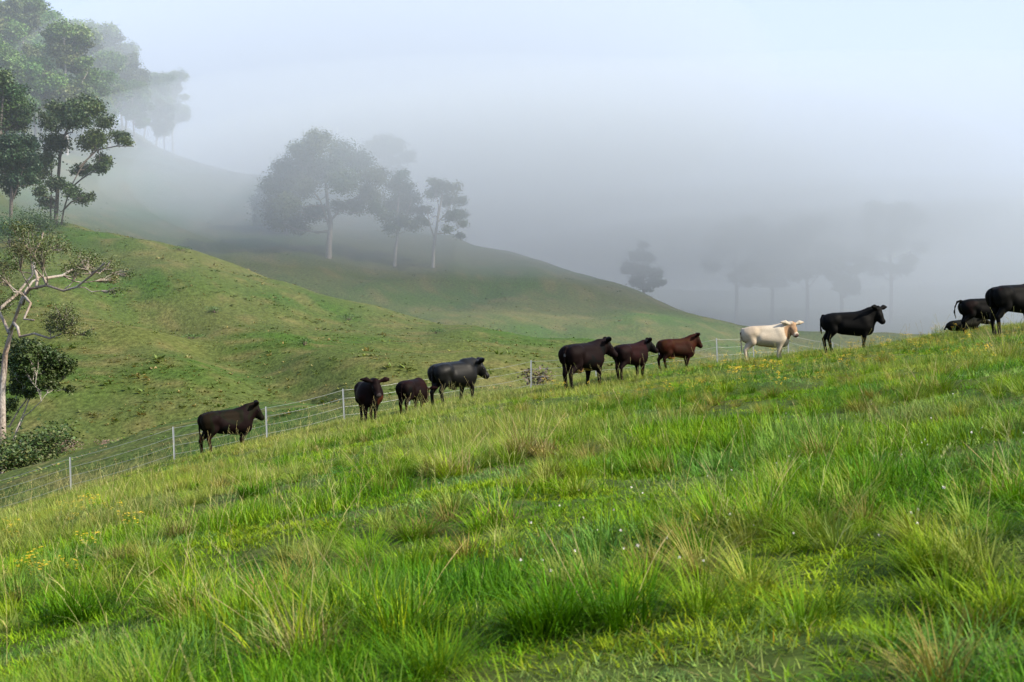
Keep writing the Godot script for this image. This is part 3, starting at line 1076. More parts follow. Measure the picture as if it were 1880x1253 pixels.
func lying_calf() -> void:
	var at := on_ground(1772, 46.8)
	var root := base("calf", at)
	root.rotation.y = deg_to_rad(14)
	tag(root, "black calf lying down in grass left of the tail swishing calf", "calf", "cattle along the crest")
	var s := 0.72
	var w := Body.new(Vector3(-1.3, -0.4, -0.7) * s, Vector3(1.5, 1.1, 0.7) * s, 0.027)
	w.bone(Vector3(-0.55, 0.26, 0) * s, Vector3(0.35, 0.34, 0) * s, 0.28 * s, 0.30 * s, 0.1, Vector3(1, 0.85, 1.05))
	w.bone(Vector3(-0.75, 0.24, 0.1) * s, Vector3(-0.5, 0.2, 0.25) * s, 0.2 * s, 0.17 * s, 0.1)
	w.bone(Vector3(0.4, 0.4, 0) * s, Vector3(0.78, 0.52, 0.05) * s, 0.22 * s, 0.13 * s, 0.1)
	w.bone(Vector3(0.4, 0.12, 0.2) * s, Vector3(0.75, 0.06, 0.24) * s, 0.1 * s, 0.05 * s, 0.05)
	w.bone(Vector3(0.4, 0.12, -0.2) * s, Vector3(0.7, 0.06, -0.22) * s, 0.1 * s, 0.05 * s, 0.05)
	w.bone(Vector3(-0.45, 0.12, 0.3) * s, Vector3(-0.1, 0.06, 0.36) * s, 0.12 * s, 0.05 * s, 0.05)
	w.bone(Vector3(-0.9, 0.3, 0) * s, Vector3(-1.1, 0.08, 0.1) * s, 0.05 * s, 0.04 * s, 0.05)
	var eyes := head_bones(w, Vector3(0.82, 0.56, 0.06) * s, Vector3(0.85, -0.35, 0.3).normalized(), s, 0.3)
	add_mesh("body", w.mesh(func(_p: Vector3, _n: Vector3) -> Color: return Color(0.010, 0.008, 0.007)), M.hide, root)
	for e in eyes:
		var sp := SphereMesh.new()
		sp.radius = 0.012
		sp.height = 0.024
		add_mesh("eye", sp, M.eye_dark, root).position = e

func build_cattle() -> void:
	var black := Color(0.0075, 0.0065, 0.0065)
	var brownish := Color(0.013, 0.007, 0.005)
	var red := Color(0.075, 0.020, 0.008)
	var m := StandardMaterial3D.new()
	m.albedo_color = Color(0.04, 0.03, 0.025)
	m.roughness = 0.12
	M.eye_dark = m
	m = StandardMaterial3D.new()
	m.albedo_color = Color(0.85, 0.84, 0.78)
	M.tag_plastic = m
	cow("heifer", "black heifer walking alone at the lower left end of the herd", 418, 43.0, 34.0, 0.98, {
		"coat": black, "tint": Color(0.013, 0.009, 0.007), "legs": Color(0.025, 0.012, 0.008), "head": {"at": Vector3(1.0, 1.28, -0.02), "yaw": -22.0, "pitch": -52.0, "ears": 0.7},
		"steps": [0.10, -0.02, -0.08, 0.10], "lift": [0.0, 0.16], "category": "cow"})
	cow("cow", "dark brown cow standing face on to the camera", 677, 43.5, -78.0, 1.0, {
		"coat": black, "tint": brownish, "bulk": 1.3, "legs": black, "nose": Color(0.05, 0.04, 0.04), "spots": [[Vector3(0.55, 0.70, -0.30), 0.18, Color(0.055, 0.018, 0.008)], [Vector3(0.3, 0.80, -0.36), 0.24, Color(0.030, 0.010, 0.006)]],
		"head": {"at": Vector3(0.98, 1.20, -0.10), "yaw": 14.0, "pitch": -52.0, "ears": 0.1}})
	cow("calf", "black calf with its head down between face on cow and bull", 758, 43.6, 66.0, 0.82, {
		"coat": black, "tint": brownish, "legs": Color(0.03, 0.013, 0.008), "head": {"at": Vector3(0.98, 0.82, 0.05), "yaw": 10.0, "pitch": -70.0, "ears": 0.1},
		"spots": [[Vector3(-0.70, 1.12, 0.22), 0.032, Color(0.6, 0.58, 0.55)], [Vector3(-0.66, 1.20, 0.14), 0.022, Color(0.6, 0.58, 0.55)]], "category": "calf", "steps": [0.05, -0.06, 0.06, -0.06]})
	cow("bull", "big glossy black bull walking with lowered head", 836, 45.2, 44.0, 1.06, {
		"coat": Color(0.009, 0.009, 0.010), "tint": Color(0.012, 0.011, 0.012), "bulk": 1.15, "sheath": true, "crest": 1.0, "head": {"at": Vector3(1.02, 1.12, 0.02), "yaw": -34.0, "pitch": -50.0, "ears": 0.7, "size": 1.05},
		"steps": [-0.10, 0.10, -0.06, 0.08], "category": "bull"})
	cow("cow", "black brown cow with pale udder seen from behind right of the bull", 1072, 42.6, 52.0, 1.06, {
		"coat": black, "tint": Color(0.010, 0.006, 0.005), "udder": true, "belly": Color(0.30, 0.20, 0.08), "head": {"at": Vector3(1.02, 1.22, 0.12), "yaw": -46.0, "pitch": -46.0, "ears": 0.5},
		"steps": [-0.06, 0.10, 0.05, -0.10], "bulk": 1.05, "spots": [[Vector3(-1.0, 0.95, 0.03), 0.06, Color(0.12, 0.11, 0.11)]]})
	cow("heifer", "dark brown heifer with black neck between udder cow and red brown cow", 1160, 44.2, 48.0, 0.86, {
		"coat": Color(0.008, 0.006, 0.005), "tint": Color(0.016, 0.007, 0.005), "head": {"at": Vector3(1.03, 1.26, 0.04), "yaw": -44.0, "pitch": -40.0, "ears": 0.5},
		"spots": [[Vector3(0.95, 1.15, 0.0), 0.32, black]], "steps": [0.08, -0.02, 0.10, -0.08], "category": "cow"})
	cow("cow", "red brown cow standing side on left of the white cow", 1244, 47.0, 26.0, 0.80, {
		"coat": Color(0.016, 0.007, 0.005), "tint": Color(0.036, 0.012, 0.007), "udder": true, "belly": Color(0.30, 0.18, 0.07), "legs": Color(0.014, 0.008, 0.006),
		"head": {"at": Vector3(0.98, 1.32, 0.04), "yaw": -28.0, "pitch": -56.0, "ears": 0.75}, "steps": [0.06, -0.10, -0.08, 0.04]})
	cow("cow", "white cow looking back at the camera", 1408, 47.0, 2.0, 0.93, {
		"coat": Color(0.42, 0.34, 0.25), "tint": Color(0.53, 0.46, 0.36), "legs": Color(0.48, 0.41, 0.32), "belly": Color(0.50, 0.33, 0.17), "nose": Color(0.14, 0.09, 0.08),
		"spots": [[Vector3(0.82, 1.06, 0.16), 0.22, Color(0.34, 0.21, 0.12)], [Vector3(0.92, 1.34, 0.06), 0.10, Color(0.38, 0.25, 0.15)], [Vector3(0.9, 1.24, -0.16), 0.13, Color(0.36, 0.23, 0.14)], [Vector3(0.9, 1.26, 0.30), 0.13, Color(0.30, 0.19, 0.11)], [Vector3(-0.90, 1.0, 0.05), 0.07, Color(0.10, 0.07, 0.05)]],
		"head": {"at": Vector3(1.00, 1.24, 0.06), "yaw": -66.0, "pitch": -50.0, "ears": 0.1}, "steps": [0.06, -0.10, 0.04, -0.06], "bulk": 1.05, "tag": -1.0})
	cow("cow", "black cow standing side on alone at the skyline", 1560, 46.5, -2.0, 1.0, {
		"coat": Color(0.005, 0.005, 0.005), "tint": Color(0.006, 0.0055, 0.006), "head": {"at": Vector3(1.02, 1.29, 0.04), "yaw": -40.0, "pitch": -60.0, "ears": 0.2},
		"steps": [0.04, -0.03, -0.05, 0.08], "tail": [Vector3(-0.96, 1.19, 0), Vector3(-1.03, 1.08, 0), Vector3(-1.04, 0.9, 0), Vector3(-1.03, 0.72, 0.0), Vector3(-1.0, 0.60, 0.0)]})
	cow("calf", "dark calf swishing its tail behind the large black cow", 1806, 45.6, 8.0, 0.86, {
		"coat": Color(0.006, 0.0055, 0.0055), "tint": Color(0.008, 0.006, 0.0055), "head": {"at": Vector3(1.0, 1.2, 0.0), "yaw": 0.0, "pitch": -40.0},
		"tail": [Vector3(-1.0, 1.22, 0), Vector3(-1.14, 1.20, 0), Vector3(-1.24, 1.02, 0), Vector3(-1.27, 0.82, 0), Vector3(-1.20, 0.58, 0)], "category": "calf"})
	cow("cow", "large black cow cut off by the right edge", 1868, 42.4, 24.0, 1.10, {
		"coat": Color(0.006, 0.0055, 0.006), "tint": Color(0.008, 0.007, 0.007), "bulk": 1.1, "head": {"at": Vector3(1.0, 1.30, 0.12), "yaw": -40.0, "pitch": -42.0, "ears": 0.4}})
	lying_calf()

# ---------------------------------------------------------------- trees
func leaf(g: Geo, p: Vector3, size: float, col: Color, droop: float) -> void:
	# a drooping spray: one folded diamond
	var az := rng.randf() * TAU
	var tilt := rng.randf_range(-0.6, 0.9) * droop + rng.randf_range(-0.5, 0.5)
	var dir := Vector3(cos(az) * cos(tilt), -sin(tilt), sin(az) * cos(tilt))
	var side := dir.cross(Vector3(rng.randf_range(-1, 1), rng.randf_range(-0.2, 1), rng.randf_range(-1, 1))).normalized() * size * rng.randf_range(0.22, 0.42)
	var a := p
	var b := p + dir * size
	var m := p + dir * size * 0.45
	g.tri(a, m + side, b, col)
	g.tri(a, b, m - side, col)

func limb(g: Geo, pts: Array, r0: float, r1: float, cols: Array, sides := 7) -> void:
	var rad := []
	for i in pts.size():
		rad.append(lerpf(r0, r1, float(i) / (pts.size() - 1)))
	g.tube(pts, rad, sides, cols)

func wander(a: Vector3, b: Vector3, n: int, amt: float, rise: float) -> Array:
	var pts := [a]
	var len := a.distance_to(b)
	for i in range(1, n):
		var t := float(i) / n
		pts.append(a.lerp(b, t) + Vector3(rng.randf_range(-1, 1), rng.randf_range(-1, 1), rng.randf_range(-1, 1)) * amt * len * (1.0 - t * 0.4) - Vector3(0, rise * len * sin(PI * t), 0))
	pts.append(b)
	return pts

func grow(o: Node3D, forks: Array, clumps: Array, trunk_r: float, bark: Array, greens: Array, leaf_size: float, density: float, twig := 3) -> void:
	# forks: trunk and main stems as arrays of local points; clumps: [centre, radius] in local metres
	var wood := Geo.new()
	var crown := Geo.new()
	var joints := []
	for i in forks.size():
		var f: Array = forks[i]
		var r0 := trunk_r * (1.0 if i == 0 else 0.38)
		limb(wood, f, r0, r0 * 0.42, bark, 8)
		for k in f.size():
			if k >= int(f.size() * 0.4) or i > 0:
				joints.append([f[k], lerpf(r0, r0 * 0.42, float(k) / (f.size() - 1))])
	for c in clumps:
		var q: Vector3 = c[0]
		var r: float = c[1]
		var best: Array = joints[0]
		var bd := 1e9
		for j in joints:
			var dd: float = q.distance_to(j[0]) + maxf(0.0, j[0].y - q.y + 0.5) * 1.5
			if dd < bd:
				bd = dd
				best = j
		var pts := wander(best[0], q, 5, 0.06, 0.06)
		limb(wood, pts, minf(best[1] * 0.55, 0.05 + bd * 0.018), 0.03, bark, 5)
		var ends := []
		for t in twig:
			var e := q + Vector3(rng.randf_range(-1, 1), rng.randf_range(-0.5, 0.9), rng.randf_range(-1, 1)) * r * 0.75
			limb(wood, wander(pts[3], e, 3, 0.08, 0.03), 0.035, 0.012, bark, 4)
			ends.append(e)
		var count := int(density * 14.0 * r * r / (leaf_size * leaf_size))
		var tone: Color = greens[rng.randi() % greens.size()]
		tone = jitter(tone, 0.2)
		for l in count:
			var p: Vector3
			if rng.randf() < 0.4:
				p = ends[rng.randi() % ends.size()] + Vector3(rng.randfn(), rng.randfn() * 0.7, rng.randfn()) * r * 0.26
			else:
				var dir := Vector3(rng.randfn(), rng.randfn(), rng.randfn()).normalized()
				var rr := r * 1.25 * pow(rng.randf(), 0.5) * (0.8 + 0.35 * n_fine.get_noise_3d(dir.x * 18.0 + q.x * 5.0, dir.y * 18.0, dir.z * 18.0 + q.y * 5.0) * 2.0)
				p = q + dir * rr * Vector3(1.0, 0.72, 1.0)
			leaf(crown, p, leaf_size * rng.randf_range(0.7, 1.4), jitter(tone, 0.3), 0.9)
	add_mesh("trunk", wood.done(), M.bark, o)
	add_mesh("crown", crown.done(), M.leaf, o)

func px_tree(called: String, label: String, bx: float, d: float, forks: Array, clumps: Array, trunk_px: float, bark: Array, greens: Array, leaf_px: float, density: float, group := "", spread := 0.7, by := -1.0, plump := 1.15, twigs := 4) -> Node3D:
	# forks and clumps are given by their bearings from the camera at the tree's distance
	var at := on_ground(bx, d) if by < 0.0 else sight(bx, by, d)
	var o := base(called, at)
	tag(o, label, "tree", group)
	var u := d / FOCAL
	var fl := []
	for f in forks:
		var a := []
		var z := 0.0
		for k in f.size():
			var p := sight(f[k][0], f[k][1], d) - at
			if f[k].size() > 2:
				z = f[k][2]
			p.z = z
			a.append(p)
		if f == forks[0]:
			a[0] = Vector3(0, -0.5, 0)
		fl.append(a)
	var cl := []
	var width := 0.0
	for c in clumps:
		width = maxf(width, absf(c[0] - bx))
	for c in clumps:
		var p := sight(c[0], c[1], d) - at
		var off: float = absf(c[0] - bx) / maxf(width, 1.0)
		p.z = c[3] if c.size() > 3 else rng.randf_range(-1, 1) * width * u * spread * sqrt(maxf(0.15, 1.0 - off * off))
		cl.append([p, c[2] * u * plump])
	grow(o, fl, cl, trunk_px * u * 0.5, bark, greens, leaf_px * u, density, twigs)
	return o

func forest_tree(h: float, seed_: int, greens: Array, bark: Array) -> Node3D:
	rng.seed = seed_
	var o := Node3D.new()
	var top := Vector3(rng.randf_range(-1.5, 1.5), h * 0.8, rng.randf_range(-1.5, 1.5))
	var trunk := wander(Vector3(0, -0.8, 0), top, 6, 0.025, 0.0)
	var forks := [trunk, wander(trunk[3], trunk[3] + Vector3(h * 0.16, h * 0.25, h * 0.05), 4, 0.05, 0.04), wander(trunk[3], trunk[3] + Vector3(-h * 0.15, h * 0.28, -h * 0.06), 4, 0.05, 0.04)]
	var cl := []
	for i in 34:
		var t := rng.randf()
		var y := lerpf(0.38, 0.97, t) * h
		var r := h * 0.24 * sqrt(maxf(0.1, 1.0 - pow(absf(t - 0.45) / 0.6, 2.0))) * sqrt(rng.randf())
		var a := rng.randf() * TAU
		cl.append([Vector3(cos(a) * r, y, sin(a) * r), h * rng.randf_range(0.055, 0.10)])
	grow(o, forks, cl, h * 0.014, bark, greens, h * 0.020, 5.0, 2)
	return o

var pale_bark := [Color(0.52, 0.49, 0.44), Color(0.44, 0.40, 0.36), Color(0.50, 0.47, 0.44)]
var grey_bark := [Color(0.22, 0.20, 0.18), Color(0.17, 0.15, 0.14), Color(0.24, 0.22, 0.21)]
var gum_green := [Color(0.060, 0.095, 0.022), Color(0.085, 0.11, 0.030), Color(0.055, 0.085, 0.025)]
var dark_green := [Color(0.022, 0.055, 0.014), Color(0.030, 0.070, 0.018), Color(0.045, 0.085, 0.016)]
var bright_green := [Color(0.085, 0.17, 0.03), Color(0.065, 0.14, 0.028), Color(0.11, 0.18, 0.04)]

func build_trees() -> void:
	rng.seed = 2024
	# the spreading gum in the gully at the left edge
	px_tree("gum_tree", "big pale barked gum tree with crooked limbs beyond the fence", 6, 88.0, [
		[[6, 890], [3, 800, 0.0], [4, 720, 0.1], [9, 650, 0.0], [20, 605, -0.1]],
		[[18, 612, 0.0], [34, 578, 0.4], [47, 552, 0.8], [66, 532, 1.2], [100, 526, 1.5], [132, 536, 1.7], [160, 530, 2.2], [192, 508, 2.6], [218, 488, 3.0]],
		[[40, 562, 0.4], [42, 535, -0.4], [50, 516, -0.9], [62, 506, -1.3]],
		[[72, 531, 0.6], [70, 512, 0.2], [58, 488, -0.4], [56, 462, -0.8], [63, 440, -1.2], [66, 424, -1.3]],
		[[18, 606, 0.0], [34, 594, 0.9], [46, 602, 1.4], [54, 619, 1.8], [84, 613, 2.2], [116, 622, 2.6], [146, 612, 3.0]],
		[[16, 612, 0.0], [2, 592, -0.5], [-16, 570, -1.2], [-40, 540, -2.0], [-60, 500, -2.4]],
		[[45, 556, 0.5], [60, 560, 1.8], [72, 548, 2.6], [90, 560, 3.4], [82, 588, 3.8], [104, 590, 4.2]],
		[[100, 526, 1.4], [84, 512, 0.4], [112, 506, -0.2], [136, 488, -0.8], [150, 470, -1.0]],
		[[-16, 570, -1.0], [6, 540, -2.2], [30, 500, -3.0], [24, 470, -3.2]]],
		[[66, 430, 17], [40, 440, 18], [88, 446, 17], [20, 462, 18], [110, 458, 16], [60, 465, 16], [132, 470, 15], [90, 478, 15], [150, 482, 15], [170, 490, 14], [192, 494, 13], [212, 490, 12], [120, 492, 14], [20, 495, 16], [-10, 480, 20], [-30, 510, 22], [40, 510, 12], [222, 500, 8], [150, 500, 11], [185, 508, 10],
		[125, 585, 13, 2.8], [145, 578, 13, 3.0], [160, 592, 12, 3.2], [140, 605, 12, 3.2], [165, 610, 10, 3.4], [120, 602, 9, 2.6], [190, 612, 8, 3.2], [236, 538, 8, 3.0], [-20, 560, 16, -2.0], [8, 540, 12, -2.6]],
		18.0, [Color(0.44, 0.40, 0.36), Color(0.40, 0.33, 0.28), Color(0.55, 0.52, 0.48), Color(0.36, 0.27, 0.21)], [Color(0.065, 0.090, 0.026), Color(0.085, 0.105, 0.034), Color(0.10, 0.11, 0.040), Color(0.055, 0.08, 0.022)], 3.0, 0.8, "", 0.6, 890.0, 1.7, 7)
	px_tree("gum_tree", "leaning dark gum sapling behind the big pale gum", 22, 92.0, [
		[[22, 880], [24, 850, 0.0], [34, 820, 0.2], [42, 806, 0.3]],
		[[24, 850, 0.0], [28, 805, 0.4], [44, 780, 0.8], [56, 762, 1.2], [68, 756, 1.5], [92, 735, 1.8]],
		[[16, 785, 0.0], [30, 755, -0.3], [46, 730, -0.6], [60, 720, -0.8], [80, 718, -1.0]],
		[[20, 840, 0.0], [22, 790, -0.8], [34, 755, -1.2], [50, 700, -1.6], [70, 670, -2.0], [102, 672, -2.0]]],
		[[40, 640, 20], [70, 645, 22], [95, 655, 20], [25, 665, 20], [60, 672, 24], [95, 682, 22], [118, 668, 16], [130, 680, 10], [40, 695, 20], [75, 702, 18], [105, 705, 14], [122, 715, 9], [20, 715, 16], [58, 722, 14], [20, 745, 14], [10, 770, 10]],
		9.0, pale_bark, [Color(0.045, 0.075, 0.018), Color(0.060, 0.090, 0.022), Color(0.038, 0.062, 0.015)], 5.0, 3.4, "", 0.6, 885.0)
	# the dark stand on the left shoulder of the near hill
	px_tree("ridge_tree", "dark spreading tree with several stems on the hill shoulder", 101, 196.0, [
		[[101, 430], [102, 400, 0.0], [104, 370, 0.0], [108, 330, 0.4], [112, 290, 0.6], [122, 250, 0.8], [140, 205, 0.6]],
		[[96, 428, 0.3], [94, 390, 0.4], [97, 340, 0.6], [96, 300, 0.6], [92, 262, 0.2], [96, 220, 0.0]],
		[[108, 428, -0.3], [114, 385, -0.6], [124, 345, -1.0], [140, 310, -1.4], [160, 280, -1.8], [180, 240, -2.0]],
		[[114, 385, -0.5], [132, 372, 0.5], [150, 366, 1.0], [168, 364, 1.4]],
		[[124, 345, -1.0], [150, 330, 0.4], [172, 318, 1.0], [190, 312, 1.4]],
		[[140, 305, -1.2], [170, 272, -2.0], [205, 264, -2.4], [236, 264, -2.6]]],
		[[140, 185, 18], [165, 195, 17], [185, 210, 15], [112, 203, 18], [86, 206, 14], [130, 222, 20], [165, 228, 18], [202, 230, 13], [214, 252, 11], [236, 262, 9], [190, 258, 14], [150, 255, 18], [92, 258, 17], [70, 278, 14], [112, 268, 15], [165, 285, 13], [180, 308, 10], [196, 312, 8], [92, 300, 15], [130, 305, 13], [76, 320, 15], [62, 340, 13], [110, 342, 14], [136, 354, 13], [150, 365, 11], [170, 364, 7], [62, 365, 13], [92, 358, 11], [146, 205, 16], [118, 240, 14], [205, 240, 9]],
		9.0, grey_bark, [Color(0.040, 0.072, 0.018), Color(0.055, 0.090, 0.020), Color(0.032, 0.060, 0.018)], 4.2, 3.4, "dark trees on the hill shoulder", 0.7, -1.0, 1.45)
	px_tree("ridge_tree", "tall dark tree cut off by the left edge above the shoulder", -6, 192.0, [[[-6, 420], [-6, 330, 0.0], [0, 250, 0.3], [8, 170, 0.5]]],
		[[6, 148, 13], [16, 168, 17], [30, 192, 17], [40, 212, 13], [12, 195, 20], [-16, 175, 22], [-30, 210, 24], [20, 222, 16], [-10, 228, 20], [44, 224, 8], [-40, 160, 18]],
		10.0, grey_bark, dark_green, 4.2, 3.8, "dark trees on the hill shoulder", 0.7, -1.0, 1.45)
	px_tree("ridge_tree", "dense blackish green tree left of the spreading dark one", 18, 186.0, [[[18, 415], [20, 370, 0.0], [22, 330, 0.2], [26, 280, 0.3]], [[20, 375, 0.0], [34, 345, 0.6], [46, 310, 0.8]]],
		[[26, 262, 18], [48, 262, 14], [8, 275, 18], [30, 285, 20], [52, 290, 14], [-8, 300, 20], [18, 306, 18], [44, 312, 15], [60, 305, 9], [4, 330, 15], [30, 330, 13], [56, 330, 9], [14, 350, 10]],
		8.0, grey_bark, [Color(0.016, 0.045, 0.020), Color(0.022, 0.055, 0.020)], 4.2, 4.2, "dark trees on the hill shoulder", 0.7, -1.0, 1.45)
	# three gums on the misty second hill, and what stands behind them
	px_tree("hillside_gum", "broad pale trunked gum in mist, largest on the second hill", 603, hill_spot(603, 474, 215.0, 290.0), [
		[[603, 474], [604, 450, 0.0], [606, 425, 0.0], [607, 405, 0.2], [602, 380, 0.3], [598, 330, 0.5]],
		[[606, 425, 0.0], [600, 400, 1.0], [590, 370, 2.0], [560, 330, 3.0]],
		[[607, 405, 0.0], [622, 385, -1.0], [645, 365, -2.0], [670, 345, -3.0]]],
		[[590, 276, 22], [560, 288, 22], [628, 278, 22], [660, 298, 22], [530, 308, 22], [510, 338, 22], [688, 330, 19], [600, 318, 26], [640, 338, 24], [560, 342, 24], [500, 372, 20], [532, 382, 22], [682, 358, 18], [650, 378, 16], [572, 388, 18], [620, 380, 12], [505, 405, 17], [540, 412, 17], [690, 385, 12], [612, 300, 20], [575, 312, 20]],
		12.0, [Color(0.46, 0.43, 0.38), Color(0.40, 0.36, 0.32)], dark_green + gum_green, 3.4, 3.4, "gums on the misty second hill", 0.7, -1.0, 1.35)
	px_tree("hillside_gum", "slim gum between the broad gum and the half bare gum", 724, hill_spot(724, 490, 205.0, 280.0), [[[724, 490], [726, 460, 0.0], [730, 435, 0.0], [728, 400, 0.2], [734, 350, 0.3]], [[729, 430, 0.0], [745, 400, 0.8], [756, 370, 1.2]]],
		[[735, 328, 11], [746, 343, 12], [726, 346, 13], [756, 362, 12], [714, 372, 13], [736, 376, 15], [760, 384, 10], [708, 398, 12], [740, 404, 13], [720, 420, 11], [757, 416, 9], [770, 400, 7]],
		7.0, pale_bark, dark_green + gum_green, 3.4, 2.6, "gums on the misty second hill", 0.8, -1.0, 1.6)
	px_tree("hillside_gum", "half bare gum with pale branches, rightmost of the hillside three", 795, hill_spot(795, 492, 200.0, 280.0), [[[795, 492], [796, 455, 0.0], [800, 430, 0.0], [804, 400, 0.2], [812, 360, 0.3]], [[798, 440, 0.0], [790, 415, 0.8], [784, 385, 1.0]], [[802, 410, 0.0], [820, 390, -0.8], [834, 360, -1.2]], [[800, 430, 0.0], [822, 428, 0.4], [842, 420, 0.8]], [[802, 410, 0.2], [806, 380, 1.2], [800, 355, 1.6]]],
		[[796, 333, 8], [811, 343, 11], [830, 348, 11], [792, 354, 10], [842, 368, 10], [820, 366, 10], [846, 392, 10], [832, 398, 11], [850, 412, 7], [822, 424, 7], [846, 434, 6], [780, 382, 9], [776, 408, 8]],
		7.0, pale_bark, gum_green, 3.2, 2.2, "gums on the misty second hill", 0.8, -1.0, 1.6)
	px_tree("hillside_gum", "faint dark tree behind the broad gum's left side", 525, 285.0, [[[525, 450], [526, 420, 0.0], [524, 390, 0.0], [520, 350, 0.2]]],
		[[525, 330, 22], [500, 350, 22], [545, 352, 20], [490, 380, 22], [520, 385, 24], [548, 395, 18], [480, 405, 16], [510, 412, 16]],
		9.0, grey_bark, dark_green, 4.2, 3.6, "gums on the misty second hill")
	px_tree("hillside_gum", "ghostly crown high in the fog above the slim gum", 705, 325.0, [[[705, 400], [705, 360, 0.0], [706, 320, 0.0], [708, 280, 0.2]]],
		[[705, 258, 18], [685, 270, 18], [728, 272, 18], [672, 290, 16], [710, 292, 22], [745, 290, 14], [690, 315, 16], [730, 315, 14]],
		9.0, grey_bark, dark_green, 4.0, 3.4, "gums on the misty second hill")
	px_tree("valley_tree", "lone rounded tree in fog below the second ridge", 1182, 318.0, [[[1182, 550], [1182, 530, 0.0], [1180, 505, 0.0], [1180, 475, 0.2]]],
		[[1178, 453, 9], [1170, 472, 13], [1190, 473, 12], [1160, 492, 14], [1186, 497, 17], [1205, 503, 12], [1172, 516, 15], [1200, 518, 12], [1146, 498, 7], [1216, 518, 7], [1186, 528, 10]],
		7.0, grey_bark, dark_green, 3.4, 3.6)
	# dim trees in the fog on the right
	var dim := [[1352, 400.0, 398.0, "dim tree in fog above the white cow"], [1418, 415.0, 420.0, "dim low tree between white cow and skyline cow"], [1482, 405.0, 395.0, "tall dim tree in fog just left of the skyline cow"], [1545, 395.0, 440.0, "forked dim tree directly behind the skyline cow"], [1636, 405.0, 372.0, "tallest dim tree in fog right of the skyline cow"]]
	for e in dim:
		var bx: float = e[0]
		var d: float = e[1]
		var p := on_ground(bx, d)
		var foot := CY - (p.y - EYE) / d * FOCAL
		var ty: float = e[2]
		var hh := foot - ty
		var cl := []
		for i in 26:
			var t := rng.randf()
			cl.append([bx + rng.randf_range(-1, 1) * hh * 0.30 * (1.1 - absf(t - 0.4)), foot - hh * lerpf(0.42, 0.95, t), hh * rng.randf_range(0.05, 0.09)])
		px_tree("valley_tree", e[3], bx, d, [[[bx, foot], [bx + 1, foot - hh * 0.3, 0.0], [bx - 2, foot - hh * 0.55, 0.2], [bx + 2, foot - hh * 0.85, 0.2]], [[bx, foot - hh * 0.35, 0.0], [bx + hh * 0.12, foot - hh * 0.5, 0.4], [bx + hh * 0.2, foot - hh * 0.7, 0.6]]],
			cl, 8.0, grey_bark, dark_green, 3.6, 3.2, "dim trees in the valley fog")
	# the tall forest on the slope at the upper left
	var kinds := [forest_tree(26.0, 71, bright_green, pale_bark), forest_tree(30.0, 72, bright_green + gum_green, pale_bark), forest_tree(24.0, 73, bright_green, pale_bark), forest_tree(22.0, 74, dark_green + gum_green, grey_bark)]
	rng.seed = 555
	var stand := [
		[122, 330.0, 1, 1.0, "pale trunked forest gum with bare side branches, tallest in front"], [25, 322.0, 0, 0.9, "sunlit forest tree nearest the upper left corner"], [-20, 318.0, 2, 1.0, "leafy forest tree half outside the upper left edge"],
		[62, 345.0, 3, 1.0, "thin stemmed forest tree left of the pale trunked gum"], [78, 352.0, 2, 0.95, "forest tree close beside the pale trunked gum's left"], [170, 345.0, 0, 0.85, "lower forest tree at the pale trunked gum's right"],
		[150, 372.0, 1, 0.95, "forest tree behind and right of the pale trunked gum"], [100, 378.0, 0, 1.1, "forest tree rising behind the pale trunked gum"], [40, 380.0, 1, 1.1, "tall forest tree behind the corner trees"],
		[200, 372.0, 2, 1.0, "misty forest tree at the forest's right edge"], [232, 395.0, 3, 1.1, "last hazy forest tree before the fog"], [10, 400.0, 3, 1.2, "dark forest tree at the back of the corner"],
		[130, 410.0, 2, 1.15, "back row forest tree above the pale trunked gum"], [180, 415.0, 1, 1.0, "back row forest tree near the top edge"], [75, 420.0, 0, 1.2, "back row forest tree left of the others"],
		[225, 440.0, 1, 0.9, "hilltop tree in haze near the top edge"], [262, 455.0, 2, 0.8, "rightmost hilltop tree against the blue gap"], [-60, 350.0, 1, 1.1, "forest tree just outside the left edge"],
		[285, 430.0, 0, 0.9, "fading forest tree, first beyond the forest's clear edge"], [318, 470.0, 1, 0.9, "pale ghost of a tree halfway into the fog"], [300, 410.0, 3, 0.7, "small hazy tree under the forest's right end"], [250, 385.0, 2, 0.75, "shorter hazy tree at the forest's foot"]]
	for i in stand.size():
		var e: Array = stand[i]
		var k: int = e[2]
		var o: Node3D = kinds[k].duplicate()
		o.name = numbered("forest_gum")
		add_child(o)
		o.position = on_ground(e[0], e[1])
		o.rotation.y = rng.randf() * TAU
		o.scale = Vector3.ONE * e[3]
		tag(o, e[4], "tree", "tall forest on the upper left slope")
	for k in kinds:
		k.free()

func shrub(bx: float, d: float, w: float, h: float, cols: Array, label: String, leafs: float, twiggy := 0.0) -> void:
	var at := on_ground(bx, d)
	var o := base("shrub", at)
	tag(o, label, "shrub", "shrubs on the hillside")
	var wood := Geo.new()
	var g := Geo.new()
	for i in 9:
		var a := rng.randf() * TAU
		var e := Vector3(cos(a) * w * 0.5 * rng.randf(), h * rng.randf_range(0.4, 0.95), sin(a) * w * 0.5 * rng.randf())
		limb(wood, wander(Vector3(e.x * 0.2, -0.1, e.z * 0.2), e, 3, 0.08, 0.0), 0.04, 0.012, [Color(0.2, 0.16, 0.13)], 4)
		for l in int(leafs / 9.0 * (2.5 if h > 1.4 else 1.0)):
			var p := e + Vector3(rng.randfn() * w * 0.16, rng.randfn() * h * 0.17, rng.randfn() * w * 0.16)
			p.y = maxf(p.y, 0.02)
			leaf(g, p, rng.randf_range(0.09, 0.17) * minf(maxf(h, 0.8), 1.5), jitter(cols[rng.randi() % cols.size()], 0.25), 0.3)
	add_mesh("stem", wood.done(), M.bark, o)
	add_mesh("foliage", g.done(), M.leaf, o)

